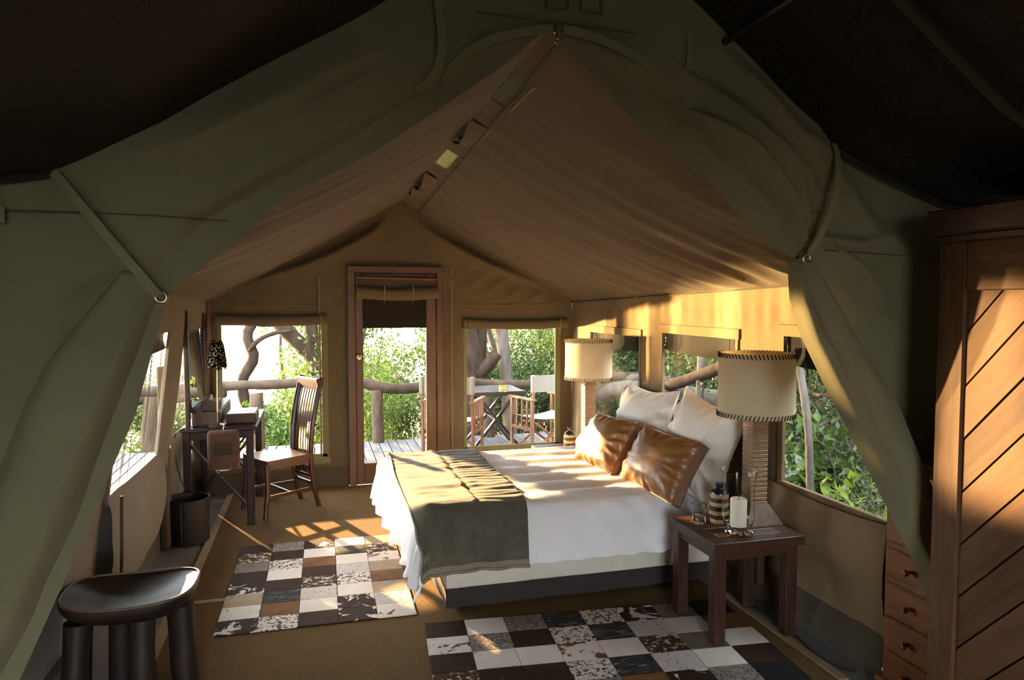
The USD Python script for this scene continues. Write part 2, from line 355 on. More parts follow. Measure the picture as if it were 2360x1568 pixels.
def tube(P, R, n=10, caps=True):
    P = np.array(P, float); m = len(P); R = np.broadcast_to(np.array(R, float), (m,))
    T = np.gradient(P, axis=0); T /= np.linalg.norm(T, axis=1, keepdims=True) + 1e-12
    a = np.cross(T[0], [0, 0, 1.] if abs(T[0][2]) < .9 else [1., 0, 0]); A = []
    for t in T:
        a = a - t * (a @ t); a /= np.linalg.norm(a); A.append(a)
    A = np.array(A); B = np.cross(T, A)
    th = np.arange(n) * 2 * np.pi / n
    v = (P[:, None] + R[:, None, None] * (np.cos(th)[None, :, None] * A[:, None] + np.sin(th)[None, :, None] * B[:, None])).reshape(-1, 3)
    f = []
    for i in range(m - 1):
        for j in range(n):
            k = (j + 1) % n
            f += [(i * n + j, i * n + k, (i + 1) * n + k), (i * n + j, (i + 1) * n + k, (i + 1) * n + j)]
    if caps:
        c0, c1 = len(v), len(v) + 1
        v = np.vstack([v, P[0], P[-1]])
        f += [(c0, (j + 1) % n, j) for j in range(n)] + [(c1, (m - 1) * n + j, (m - 1) * n + (j + 1) % n) for j in range(n)]
    return v, np.array(f)
def smoothpath(P, n=24):
    from scipy.interpolate import CubicSpline
    P = np.array(P, float); d = np.r_[0, np.cumsum(np.linalg.norm(np.diff(P, axis=0), axis=1))]
    return CubicSpline(d, P)(np.linspace(0, d[-1], n))
def lathe(prof, n=40, c=(0, 0, 0)):
    prof = np.array(prof, float); th = np.arange(n) * 2 * np.pi / n
    v = np.stack([prof[:, :1] * np.cos(th), prof[:, :1] * np.sin(th), np.repeat(prof[:, 1:], n, 1)], -1).reshape(-1, 3) + np.array(c)
    i, j = np.meshgrid(np.arange(len(prof) - 1), np.arange(n), indexing='ij'); k = (j + 1) % n
    q = np.stack([i * n + j, i * n + k, (i + 1) * n + k, (i + 1) * n + j], -1).reshape(-1, 4)
    return v, np.vstack([q[:, [0, 1, 2]], q[:, [0, 2, 3]]])
def gridmesh(P, mask=None, flip=False):
    """P (n, m, 3) to triangles; mask (n-1, m-1) keeps cells."""
    n, m = P.shape[:2]
    i, j = np.meshgrid(np.arange(n - 1), np.arange(m - 1), indexing='ij')
    q = np.stack([i * m + j, (i + 1) * m + j, (i + 1) * m + j + 1, i * m + j + 1], -1)
    q = q[mask] if mask is not None else q.reshape(-1, 4)
    f = np.vstack([q[:, [0, 1, 2]], q[:, [0, 2, 3]]])
    if flip: f = f[:, ::-1]
    return P.reshape(-1, 3), f
def lines(a, b, step, *brk):
    x = np.unique(np.round(np.r_[np.linspace(a, b, max(2, int((b - a) / step) + 1)), brk], 5))
    keep = [x[0]]
    for t in x[1:]:
        if t - keep[-1] < step * .35:
            if any(abs(t - k) < 1e-5 for k in brk) : keep[-1] = t
            continue
        keep.append(t)
    return np.array(keep)
def N(x, y, z=0., s=1., seed=0, o=3):
    p = np.stack(np.broadcast_arrays(np.asarray(x, float), np.asarray(y, float), np.asarray(z, float)), -1) * s
    return meshkit.fbm(p, o, seed) - .5
def segdist(x, z, poly):
    """Distance to a polyline and the signed side."""
    best, sgn, tt = np.full(x.shape, 1e9), np.zeros(x.shape), np.zeros(x.shape)
    poly = np.array(poly, float); acc = 0.; tot = np.linalg.norm(np.diff(poly, axis=0), axis=1).sum()
    for a, b in zip(poly[:-1], poly[1:]):
        d = b - a; l = np.linalg.norm(d)
        t = np.clip(((x - a[0]) * d[0] + (z - a[1]) * d[1]) / l ** 2, 0, 1)
        q = np.hypot(x - a[0] - t * d[0], z - a[1] - t * d[1])
        s = np.sign((x - a[0]) * d[1] - (z - a[1]) * d[0])
        w = q < best
        best = np.where(w, q, best); sgn = np.where(w, s, sgn); tt = np.where(w, (acc + t * l) / tot, tt)
        acc += l
    return best, sgn, tt
def ridge(x, z, poly, amp, w, w2=None, taper=True, pw=2.):
    d, s, t = segdist(x, z, poly)
    ww = np.where(s > 0, w, w2 or w)
    g = amp * np.exp(-(d / ww) ** pw)
    return g * (np.sin(np.pi * np.clip(t, .03, .97)) ** .6 if taper else 1)
def sm(x, a, b):
    t = np.clip((x - a) / (b - a), 0, 1); return t * t * (3 - 2 * t)

# ------------------------------------------------------------------ the room
LB, W, RZ = 6.41, 1.617, 2.506
YP = 2.24
def eave(y): return 1.617 + (LB - y) * .0275
def wall_x(z, y=0): return -1.62 - .16 * sm(np.asarray(z, float), 1.62, 0)

# floor
single('floor', bx((-4.2, -2.5, -.06), (4.2, LB + .1, -.012), .002), 'groundsheet', 'grey groundsheet of the tent, bare along the left wall', kind='structure')

# back wall (canvas) with two windows and the door
WB1, WB2, DR = (-1.53, -.655, .26, 1.43), (.565, 1.487, .25, 1.375), (-.45, .34)
X = lines(-1.78, W + .02, .03, WB1[0], WB1[1], WB2[0], WB2[1], *DR)
zb = lines(0, 1.5, .03, .26, 1.375, 1.43)
def gable(x): return np.minimum(RZ + .01 - np.abs(x) * (RZ - 1.617) / W, RZ) - .0
Zrow = [np.full_like(X, z) for z in zb] 
for t in np.linspace(0, 1, 32)[1:]:
    Zrow.append(1.5 + np.maximum(gable(X) - 1.5, .03) * t)
Z = np.array(Zrow).T; XX = np.repeat(X[:, None], Z.shape[1], 1)
XX = np.where(Z < 1.62, np.maximum(XX, wall_x(Z)), np.maximum(XX, -1.62))
d = .012 * N(XX, Z, 0, 3, 1) + .006 * N(XX, Z, 0, 9, 2)
for s in (-1, 1):
    for k in range(5):
        a = np.array([s * (.10 + .05 * k), 2.38 - .05 * k]); b = np.array([s * (.55 + .22 * k), 1.93 - .05 * k])
        d += ridge(XX, Z, [a, (a + b) / 2 + [0, -.03], b], .014, .028, .05)
    for k in range(6):
        a = np.array([s * (1.50 - .16 * k), 1.66 + .075 * k]); b = a + np.array([-s * (.22 + .02 * k), -.12 - .03 * k])
        d += ridge(XX, Z, [a, b], .010, .02, .035)
    for k in range(11):          # slanting drag lines beside the door
        z0 = .25 + .14 * k
        d += ridge(XX, Z, [(s * .52 - .05, z0), (s * .52 + (.02 if s > 0 else .02), z0 + .13)], .009, .018, .03)
d += ridge(XX, Z, [(.03, 1.95), (.0, 2.35)], .006, .006)
xm, zm = (XX[:-1, :-1] + XX[1:, 1:]) / 2, (Z[:-1, :-1] + Z[1:, 1:]) / 2
hole = ((xm > DR[0]) & (xm < DR[1]) & (zm < 1.43))
for w_ in (WB1, WB2): hole |= (xm > w_[0]) & (xm < w_[1]) & (zm > w_[2] - .005) & (zm < w_[3])
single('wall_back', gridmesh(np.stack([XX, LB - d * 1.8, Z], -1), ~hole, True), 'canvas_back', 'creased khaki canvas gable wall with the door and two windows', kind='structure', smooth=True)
def panel(lo, hi, mat, parent, name='seam', label=None): return part(parent, name, bx(lo, hi, .002), mat, label)
wb = Thing('/World/wall_back', (0, 0, 0), 0)
panel((-.72, LB - .012, .2), (-.705, LB - .002, 1.93), 'canvas_tape', wb)
panel((.44, LB - .012, .2), (.455, LB - .002, 1.93), 'canvas_tape', wb)
panel((.46, LB - .012, 1.585), (1.36, LB - .004, 1.592), 'canvas_tape', wb)
panel((-1.40, LB - .012, 1.585), (-.72, LB - .004, 1.592), 'canvas_tape', wb)

def screen_window(n, lo, hi, y, mat, label, roll_label, framemat='canvas_tape'):
    t = thing(f'window_{n}', label, kind='structure', loc=((lo[0] + hi[0]) / 2, y, lo[1]))
    part(t, 'screen', bx((lo[0], y + .012, lo[1]), (hi[0], y + .0135, hi[1]), .0001), mat)
    w = .045
    for a, b in (((lo[0] - .01, lo[1]), (lo[0] + w * .5, hi[1])), ((hi[0] - w, lo[1]), (hi[0] + .01, hi[1])), ((lo[0], lo[1] - .02), (hi[0], lo[1] + .03))):
        part(t, 'frame', bx((a[0], y - .006, a[1]), (b[0], y + .01, b[1]), .003), framemat)
    return t
def rolled(parent, x0, x1, y, z, r, mat, ties=(), name='rolled_blind', label=None, sag=.012, seed=0):
    u = np.linspace(0, 1, 40); P = np.stack([x0 + (x1 - x0) * u, np.full(40, y), z - sag * np.sin(np.pi * u) + .01 * N(u * 5, seed)], -1)
    m = V(tube(P, r * (1 + .25 * N(u * 7, seed + 3)), 14))
    o = part(parent, name, m, mat, label, smooth=60)
    for tx in ties:
        part(o, 'tie', cat([tube([(tx, y - r - .004, z + r), (tx + .004, y - r - .008, z), (tx, y - r * .6, z - r - .002)], .006, 6), tube([(tx, y - r, z - r * .5), (tx - .004, y - r - .004, z - r - .05)], .003, 5)]), 'canvas_tape', smooth=True)
    return o
t = screen_window(1, (WB1[0], WB1[2]), (WB1[1], WB1[3]), LB, 'screen_back', 'back window left of the door, bright riverbank behind it', '')
rolled(t, WB1[0] - .02, WB1[1] + .0, LB - .03, 1.465, .045, 'canvas_back', (-.70,), seed=1)
part(t, 'sill', bx((WB1[0], LB - .02, .20), (WB1[1] + .02, LB + .04, .262), .006), 'canvas_tape')
t = screen_window(2, (WB2[0], WB2[2]), (WB2[1], WB2[3]), LB, 'screen_back', 'back window right of the door, looking onto the table on the deck', '')
rolled(t, WB2[0] - .02, WB2[1] + .06, LB - .03, 1.415, .045, 'canvas_back', (.60, 1.47), seed=5)

single('baseboard_back', cat([bx((-1.74, LB - .03, -.012), (-.48, LB - .005, .165), .006), bx((.37, LB - .03, -.012), (W, LB - .005, .165), .006)]), 'canvas_base', 'dark canvas skirting along the foot of the back wall', kind='structure')

# door
t = thing('door_1', 'narrow timber framed screen door between the two back windows', kind='structure', loc=(-.05, LB, 0))
yF = LB - .05
part(t, 'jamb', bx((-.475, yF, 0), (-.41, LB + .05, 1.925), .005), 'door_wood_z')
part(t, 'jamb', bx((.305, yF, 0), (.362, LB + .05, 1.925), .005), 'door_wood_z')
part(t, 'lintel', bx((-.475, yF - .004, 1.87), (.362, LB + .05, 1.93), .005), 'door_wood_x')
part(t, 'stile', bx((-.408, LB - .03, .0), (-.345, LB + .01, 1.865), .004), 'door_wood_z')
part(t, 'stile', bx((.212, LB - .03, .0), (.302, LB + .01, 1.865), .004), 'door_wood_z')
part(t, 'rail', bx((-.345, LB - .03, 1.80), (.212, LB + .01, 1.865), .004), 'door_wood_x')
part(t, 'rail', bx((-.345, LB - .03, .0), (.212, LB + .01, .185), .004), 'door_wood_x')
part(t, 'screen', bx((-.345, LB - .010, .185), (.212, LB - .0085, 1.39), .0001), 'screen_back')
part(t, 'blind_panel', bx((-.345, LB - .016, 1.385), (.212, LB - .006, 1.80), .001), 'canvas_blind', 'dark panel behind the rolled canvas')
part(t, 'curtain_rod', tube([(-.40, LB - .06, 1.828), (.30, LB - .06, 1.818)], .017, 12), 'door_wood_x', smooth=40)
o = rolled(t, -.40, .312, LB - .07, 1.70, .055, 'canvas_back', (-.165, .085), seed=9, sag=.02)
part(t, 'curtain', gridmesh(np.stack(np.broadcast_arrays(*(lambda u, v: (-.39 + .69 * u, LB - .062 + .008 * N(u * 12, v), 1.71 + .11 * v))(*np.meshgrid(np.linspace(0, 1, 30), np.linspace(0, 1, 6), indexing='ij'))), -1)), 'canvas_base', smooth=True)
k = part(t, 'knob', lathe([(0, 0), (.012, 0), (.012, .02), (.022, .028), (.026, .04), (.022, .052), (0, .056)], 20), 'brass', 'brass door knob', smooth=40, local=True)
stage.GetPrimAtPath(k.path)
UsdGeom.Xformable(stage.GetPrimAtPath(k.path)).AddTransformOp().Set(Gf.Matrix4d(1, 0, 0, 0, 0, 0, 1, 0, 0, -1, 0, 0, -.335, -.03, 1.135, 1))

# right wall with three windows
WR = [(4.93, 5.955, .62, 1.355), (3.645, 4.59, .62, 1.405), (2.47, 3.235, .675, 1.445)]
Y = lines(2.42, LB, .028, *[q for w_ in WR for q in w_[:2]])
zz = lines(0, 1.46, .03, .62, .675, 1.355, 1.405, 1.445)
rows = [np.full_like(Y, z) for z in zz] + [1.46 + (eave(Y) + .035 - 1.46) * t for t in np.linspace(0, 1, 10)[1:]]
Z = np.array(rows).T; YY = np.repeat(Y[:, None], Z.shape[1], 1)
g = sm(Z, 1.30, 1.62)
d = .010 * N(YY, Z, 0, 3, 4) + g * (.012 * np.sin(YY * 46 + 5 * N(YY, 0, 0, 3, 5)) * (.5 + N(YY, Z, 0, 6, 6)) + .02 * N(YY * 6, Z * .8, 0, 2, 8)) - .035 * (1 - sm(Z, 0, .25)) 
d += .025 * np.sin(np.pi * np.clip(Z / .6, 0, 1)) * np.where(YY < 3.6, 1, .3)
ym, zm = (YY[:-1, :-1] + YY[1:, 1:]) / 2, (Z[:-1, :-1] + Z[1:, 1:]) / 2
hole = np.zeros(ym.shape, bool)
for w_ in WR: hole |= (ym > w_[0]) & (ym < w_[1]) & (zm > w_[2]) & (zm < w_[3])
flat = np.ones_like(d)
for w_ in WR:
    dist = np.hypot(np.maximum(np.maximum(w_[0] - YY, YY - w_[1]), 0), np.maximum(np.maximum(w_[2] - Z, Z - w_[3]), 0))
    flat *= 1 - np.exp(-(dist / .075) ** 2)
d = d * flat
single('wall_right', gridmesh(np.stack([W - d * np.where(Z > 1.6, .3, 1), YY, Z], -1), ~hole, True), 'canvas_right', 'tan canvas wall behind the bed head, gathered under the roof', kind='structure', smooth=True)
wr = Thing('/World/wall_right', (0, 0, 0), 0)
for i, w_ in enumerate(WR):
    t = thing(f'window_{i + 3}', ['right wall window nearest the back corner, behind the far lamp', 'right wall window over the bed head, a slanting log outside', 'right wall window nearest the camera, beside the near lamp'][i], kind='structure', loc=(W, (w_[0] + w_[1]) / 2, w_[2]))
    part(t, 'screen', bx((W + .014, w_[0], w_[2]), (W + .0155, w_[1], w_[3]), .0001), 'screen_right')
    for a, b in (((w_[0] - .02, w_[2]), (w_[0] + .012, w_[3] + .03)), ((w_[1] - .03, w_[2]), (w_[1] + .012, w_[3] + .03))):
        part(t, 'frame', bx((W - .010, a[0], a[1]), (W + .012, b[0], b[1]), .003), 'canvas_right')
    part(t, 'frame', bx((W - .012, w_[0] - .03, w_[3] - .006), (W + .006, w_[1] + .03, w_[3] + .055), .003), 'canvas_right')
    part(t, 'frame', bx((W - .014, w_[0], w_[2] - .03), (W + .01, w_[1], w_[2] + .004), .003), 'canvas_right')
    # rolled dark blind hanging outside the upper part of the opening
    u, v = np.meshgrid(np.linspace(0, 1, 40), np.linspace(0, 1, 8), indexing='ij')
    low = [.115, .125, .155][i]
    P = np.stack([W + .03 + .02 * np.sin(np.pi * v) + .006 * N(u * 9, v * 2, i), w_[0] - .02 + (w_[1] - w_[0] + .04) * u, w_[3] + .02 - (low + .015 * np.sin(np.pi * u) + .01 * N(u * 4, i) + .02) * v], -1)
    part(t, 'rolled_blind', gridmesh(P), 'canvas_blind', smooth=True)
    for yy in (w_[0] + .12, w_[1] - .17):
        part(t, 'tie', tube([(W + .02, yy, w_[3]), (W + .025, yy + .006, w_[3] - low), (W + .03, yy - .004, w_[3] - low - .05)], .006, 5), 'canvas_blind', smooth=True)
# near lower panel of the right wall and its skirting
u, v = np.meshgrid(np.linspace(0, 1, 26), np.linspace(0, 1, 20), indexing='ij')
P = np.stack([W - .045 - .02 * np.sin(np.pi * v) + .012 * N(u * 3, v * 3, 2), 2.44 + .83 * u, .19 + (.485 - .02 * np.sin(np.pi * u)) * v], -1)
part(wr, 'lower_panel', gridmesh(P), 'canvas_right', smooth=True)
u, v = np.meshgrid(np.linspace(0, 1, 90), np.linspace(0, 1, 10), indexing='ij')
P = np.stack([W - .03 - .045 * np.sin(np.pi * (.15 + .85 * v)) + .03 * N(u * 14, v * 2, 0, 1, 47), 2.42 + (LB - .03 - 2.42) * u, -.012 + (.222 + .02 * N(u * 9, 0, 0, 1, 48)) * v], -1)
single('baseboard_right', gridmesh(P, None, True), 'canvas_base', 'dark skirting along the foot of the right wall', kind='structure', smooth=True)
single('trim_1', cat([bx((W - .03, 2.42, -.012), (2.6, 2.46, 1.7), .004)]), 'canvas_front', 'return of canvas behind the chest of drawers', kind='structure')

# left wall
WL = [(3.74, 4.86, .66, 1.43), (5.23, 6.26, .60, 1.405)]
Y = lines(2.26, LB, .03, *[q for w_ in WL for q in w_[:2]])
zz = lines(0, 1.46, .035, .66, .60, 1.43, 1.405)
rows = [np.full_like(Y, z) for z in zz] + [1.46 + (eave(Y) + .035 - 1.46) * t for t in np.linspace(0, 1, 8)[1:]]
Z = np.array(rows).T; YY = np.repeat(Y[:, None], Z.shape[1], 1)
d = .014 * N(YY, Z, 0, 3, 14) + .01 * sm(Z, 1.3, 1.6) * np.sin(YY * 50 + 4 * N(YY, 0, 0, 3, 15))
d += ridge(YY, Z, [(5.02, .3), (5.06, 1.1), (5.04, 1.6)], .05, .05, .09, False)
ym, zm = (YY[:-1, :-1] + YY[1:, 1:]) / 2, (Z[:-1, :-1] + Z[1:, 1:]) / 2
hole = np.zeros(ym.shape, bool)
for w_ in WL: hole |= (ym > w_[0]) & (ym < w_[1]) & (zm > w_[2]) & (zm < w_[3])
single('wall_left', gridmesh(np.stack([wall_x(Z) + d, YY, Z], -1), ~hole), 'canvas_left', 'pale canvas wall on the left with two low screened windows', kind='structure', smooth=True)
wl = Thing('/World/wall_left', (0, 0, 0), 0)
def wl_pt(y, z, off=0.): return np.array([wall_x(z) + off, y, z])
for i, w_ in enumerate(WL):
    t = thing(f'window_{i + 6}', ['left wall window nearest the camera, half hidden by the tied flap', 'left wall window beside the desk and its mirror'][i], kind='structure', loc=(-1.7, (w_[0] + w_[1]) / 2, w_[2]))
    q = [wl_pt(w_[0], w_[2], -.012), wl_pt(w_[1], w_[2], -.012), wl_pt(w_[1], w_[3], -.012), wl_pt(w_[0], w_[3], -.012)]
    part(t, 'screen', (np.array(q), np.array([[0, 1, 2], [0, 2, 3]])), 'screen_left')
    for y in (w_[0], w_[1]):
        part(t, 'frame', prism(wl_pt(y, w_[2], .004), wl_pt(y, w_[3], .004), .03, .02), 'canvas_left')
    part(t, 'frame', prism(wl_pt(w_[0], w_[2], .006), wl_pt(w_[1], w_[2] - .01, .006), .02, .035), 'canvas_left')
    u, v = np.meshgrid(np.linspace(0, 1, 30), np.linspace(0, 1, 6), indexing='ij')
    P = np.stack([wall_x(1.4) - .02 - .02 * np.sin(np.pi * v) + .006 * N(u * 9, v * 2, i + 5), w_[0] - .02 + (w_[1] - w_[0] + .04) * u, w_[3] + .02 - (.10 + .012 * np.sin(np.pi * u) + .02) * v], -1)
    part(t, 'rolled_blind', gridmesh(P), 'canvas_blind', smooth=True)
    # curtain threads of the torn old screen, hanging in the opening
    ms = []
    for k in range(34):
        y = w_[0] + .02 + (w_[1] - w_[0] - .04) * rng.random(); z0 = w_[2] + .02 + .5 * rng.random() ** 2; z1 = w_[3] - .02
        ms.append(tube([wl_pt(y, z0, -.006), wl_pt(y + .003 * rng.normal(), (z0 + z1) / 2, -.008), wl_pt(y + .003 * rng.normal(), z1, -.006)], .0011, 3, False))
    part(t, 'thread', cat(ms), 'canvas_base', 'loose threads hanging over the screen', kind='stuff')
# bulging lower flaps of the left wall
for (y0, y1, zt0, zt1, bul, nm) in ((3.70, 4.93, .70, .665, .09, 'x'), (5.20, 5.98, .72, .66, .04, 'y')):
    u, v = np.meshgrid(np.linspace(0, 1, 34), np.linspace(0, 1, 24), indexing='ij')
    zt = zt0 + (zt1 - zt0) * u
    z = .16 + (zt - .16) * v
    x = wall_x(z) + .02 + bul * np.sin(np.pi * np.clip(v * .8 + .2, 0, 1)) * (.6 + .4 * np.sin(np.pi * u)) + .03 * N(u * 3, v * 3, bul * 50)
    y = y0 + (y1 - y0) * u + (.05 * (1 - v) if nm == 'y' else .02 * N(v * 3, u))
    part(wl, 'lower_flap', gridmesh(np.stack([x, y, z], -1), None, True), 'canvas_left', 'loose canvas flap hanging below the window', smooth=True)
part(wl, 'flap_hem', tube([(-1.665, 3.72, .16), (-1.65, 3.71, .4), (-1.64, 3.70, .70)], .008, 6), 'canvas_base', smooth=True)
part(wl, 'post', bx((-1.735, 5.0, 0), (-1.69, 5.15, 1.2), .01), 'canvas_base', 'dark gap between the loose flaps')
single('baseboard_left', cat([prism((-1.765, 2.3, .07), (-1.765, LB - .05, .07), .05, .19)]), 'canvas_base', 'dark skirting along the foot of the left wall', kind='structure')
# corner pole
single('trim_2', tube([(-1.655, LB - .06, -.01), (-1.60, LB - .06, 1.62)], .024, 12), 'door_wood_z', 'slim wooden pole in the back left corner of the tent', kind='structure', smooth=40)

# roof: two slopes of the inner tent, with ripples running down the slope
def roof(side):
    Y = np.linspace(YP - .02, LB + .04, 190); u = np.linspace(0, 1, 46)
    YY, U = np.meshgrid(Y, u, indexing='ij')
    rid = RZ + 0 * YY
    sag = -.055 * np.sin(np.pi * U) * np.sin(np.pi * np.clip((YY - YP) / (LB - YP), 0, 1)) ** .5
    Xx = side * W * U
    Zz = rid + (eave(YY) - rid) * U + sag
    ph = YY * 1.0 + .45 * (U - .2) ** 2
    rip = np.sin(ph * 19 + 8 * N(YY, 0, 0, 1.3, 21)) * .9 + np.sin(ph * 41 + 7 * N(YY, 0, 0, 2.0, 22)) * .35
    amp = (.006 + .020 * U ** 1.2) * np.clip(.55 + 1.5 * N(YY, U, 0, 1.6, 23), .1, 1.2) * np.minimum(1, (1 - U) * 12)
    Zz = Zz - amp * rip - .01 * N(YY, U * 2, 0, 3, 24)
    mask = np.ones((189, 45), bool)
    if side > 0:
        ym, um = (YY[:-1, :-1] + YY[1:, 1:]) / 2, (U[:-1, :-1] + U[1:, 1:]) / 2 * W
        for a, b in ((4.15, 4.58), (2.72, 3.08)): mask &= ~((ym > a) & (ym < b) & (um < .085) & (um > .01))
    return gridmesh(np.stack([Xx, YY, Zz], -1), mask, side > 0)
ce = thing('ceiling', 'tan canvas tent roof, rippled, with a ridge seam and vent tabs', kind='structure', loc=(0, 4.3, RZ))
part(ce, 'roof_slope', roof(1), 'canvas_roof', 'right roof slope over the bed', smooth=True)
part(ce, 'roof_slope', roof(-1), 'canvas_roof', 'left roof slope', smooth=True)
def rz(x, y): return RZ - abs(x) * (RZ - eave(y)) / W
part(ce, 'seam', tube([(.04 + .115 * k, YP + (LB - YP) * k, rz(.04 + .115 * k, YP + (LB - YP) * k) - .012 - .02 * math.sin(math.pi * k) * .3) for k in np.linspace(0, 1, 30)], .0035, 5), 'canvas_base', smooth=True)
part(ce, 'eave_seam', tube([(W - .012, y, eave(y) - .006) for y in np.linspace(2.5, LB, 30)], .006, 6), 'canvas_base', smooth=True)
for (a, b), m in zip(((4.15, 4.58), (2.72, 3.08)), ('screen_vent', 'screen_vent_dark')):
    q = np.array([(.008, a, rz(.008, a) + .002), (.008, b, rz(.008, b) + .002), (.088, b, rz(.088, b) + .002), (.088, a, rz(.088, a) + .002)])
    part(ce, 'vent_screen', (q, np.array([[0, 1, 2], [0, 2, 3]])), m, 'net over a roof vent')
for y0, y1, drop in ((3.42, 3.86, .05), (4.90, 5.42, .06), (5.5, 5.75, .03)):
    u, v = np.meshgrid(np.linspace(0, 1, 12), np.linspace(0, 1, 10), indexing='ij')
    y = y0 + (y1 - y0) * u; x = -.02 + .10 * v
    z = RZ - np.abs(x) * .5 - .014 - drop * np.sin(np.pi * u) * (1 - v) ** .7 - .012 * N(u * 4, v * 3, y0)
    part(ce, 'vent_tab', gridmesh(np.stack([x, y, z], -1), None, True), 'canvas_roof', smooth=True)
for a, b in ((2.70, 3.10), (3.42, 3.86), (4.12, 4.60)):
    part(ce, 'vent_binding', prism((.092, a, rz(.092, a) - .008), (.092, b, rz(.092, b) - .008), .014, .004), 'canvas_tape')

# front partition: green canvas with the tied-back opening
def lerp_poly(P, n):
    P = np.array(P, float); d = np.r_[0, np.cumsum(np.linalg.norm(np.diff(P, axis=0), axis=1))]
    t = np.linspace(0, d[-1], n); return np.stack([np.interp(t, d, P[:, k]) for k in range(P.shape[1])], -1)
EL = [(0, 2.512), (-.133, 2.387), (-.266, 2.287), (-.432, 2.168), (-.557, 2.078), (-.8, 1.94), (-1.039, 1.732), (-1.149, 1.635)]
ER = [(.0, 2.512), (.1, 2.4), (.304, 2.201), (.469, 2.085), (.623, 1.964), (.694, 1.898), (.784, 1.831), (.903, 1.77)]
LA = [(-.20, 2.40), (-.377, 2.285), (-.696, 2.077), (-1.043, 1.86), (-1.20, 1.70)]
RA = [(.12, 2.45), (.40, 2.26), (.58, 2.10), (.80, 1.93), (.93, 1.80)]
fr = thing('wall_front', 'olive green canvas partition with its doorway flaps tied back', kind='structure', loc=(0, YP, 0))
def part_disp(x, z, side):
    d = .02 * N(x, z, 0, 2.2, 31) + .006 * N(x, z, 0, 7, 32)
    if side < 0:
        for a, am, w1, w2 in (([(-1.37, 1.96), (-1.05, 2.06), (-.85, 2.17), (-.55, 2.36)], .034, .02, .10), ([(-1.30, 1.93), (-1.0, 2.03), (-.80, 2.13), (-.50, 2.33)], .030, .022, .09),
                              ([(-1.25, 1.80), (-.95, 1.93), (-.62, 2.15), (-.40, 2.33)], .02, .025, .10), ([(-1.5, 1.95), (-1.35, 1.965)], .02, .012, .06),
                              ([(-1.16, 1.64), (-1.25, 1.74), (-1.36, 1.80)], .022, .02, .06), ([(-1.38, 1.95), (-1.28, 1.80), (-1.17, 1.66)], .02, .02, .05),
                              ([(-1.2, 1.62), (-1.30, 1.66), (-1.42, 1.58)], .03, .03, .06)):
            d += ridge(x, z, a, am, w1, w2)
    else:
        for a, am, w1, w2 in (([(.42, 2.26), (.62, 2.14), (.80, 1.98), (.93, 1.82)], .045, .02, .09), ([(.5, 2.33), (.72, 2.17), (.9, 2.05), (1.02, 1.95)], .03, .03, .08),
                              ([(.60, 2.42), (.85, 2.20), (1.05, 2.12)], .024, .03, .07), ([(.98, 1.83), (1.12, 1.75), (1.3, 1.60)], .04, .035, .07),
                              ([(.80, 2.10), (.92, 1.92), (.99, 1.92)], .02, .02, .05), ([(1.04, 2.13), (1.2, 1.9), (1.42, 1.78)], .03, .05, .10), ([(.95, 1.86), (1.15, 1.83), (1.3, 1.87)], .02, .02, .04)):
            d += (3.4 if side < 0 else 2.4) * ridge(x, z, a, am, w2 * 1.2, w1 * .8, True, 1.5)
    return d * sm(np.hypot(x, z - 2.52), .12, .40)
def half(side):
    E_ = EL if side < 0 else ER
    A_ = LA if side < 0 else RA
    inner = lerp_poly(E_ + ([(-1.24, 1.3), (-1.45, .8), (-1.80, 0)] if side < 0 else [(1.02, 1.5), (1.24, 1.15), (1.36, .93)]), 150)
    outer = lerp_poly([(side * .02, 3.1), (side * .7, 3.0), (side * 1.8, 2.6), (side * 2.6, 2.2)] + ([(-2.6, 1.2), (-2.6, 0)] if side < 0 else [(2.6, 1.6), (2.6, .93)]), 150)
    t = np.r_[np.linspace(0, .35, 46), np.linspace(.35, 1, 40)[1:]]
    XZ = inner[:, None] + (outer - inner)[:, None] * t[None, :, None]
    x, z = XZ[..., 0], XZ[..., 1]
    d = part_disp(x, z, side)
    # the rolled-back edge: a fat soft roll between the opening and its crease
    da, sa, ta = segdist(x, z, A_); de, se, te = segdist(x, z, E_)
    wr_ = de / (da + de + 1e-6)
    inside = (sa > 0) if side < 0 else (sa < 0)
    roll = np.where(inside & (te > .02) & (te < .995), .085 * np.sin(np.pi * np.clip(wr_, 0, 1)) ** .55 * np.sin(np.pi * np.clip(te * .94 + .06, 0, 1)) ** .5, 0)
    d = d + roll * sm(np.hypot(x, z - 2.52), .12, .40)
    ext = 0 if side < 0 else -.0
    return gridmesh(np.stack([x, YP - .02 - d, z], -1), None, side > 0)
part(fr, 'canvas_sheet', half(-1), 'canvas_front', 'left half of the partition', smooth=True)
part(fr, 'canvas_sheet', half(1), 'canvas_front', 'right half of the partition', smooth=True)
# hanging flaps below the ties
def flap(inner, outer, n=70, m=30, bulge=.07, seed=0, tuck=.05):
    I, O = lerp_poly(inner, n), lerp_poly(outer, n)
    t = np.linspace(0, 1, m); s = np.linspace(0, 1, n)
    P = I[:, None] + (O - I)[:, None] * t[None, :, None]
    S, T = np.meshgrid(s, t, indexing='ij')
    P[..., 1] -= bulge * np.sin(np.pi * T) ** .8 * (.35 + .65 * np.minimum(1, S * 3)) + .03 * np.sin(T * 9 + 3 * N(S, T, 0, 2, seed)) * (1 - .5 * S) * .4
    P[..., 1] += tuck * (np.exp(-((T) / .08) ** 2))
    return P
inL = [(-1.149, 2.2, 1.64), (-1.18, 2.2, 1.60), (-1.217, 2.2, 1.485), (-1.267, 2.2, 1.344), (-1.327, 2.2, 1.18), (-1.388, 2.2, 1.008), (-1.473, 2.2, .83), (-1.508, 2.2, .738), (-1.604, 2.2, .559), (-1.78, 2.2, .1)]
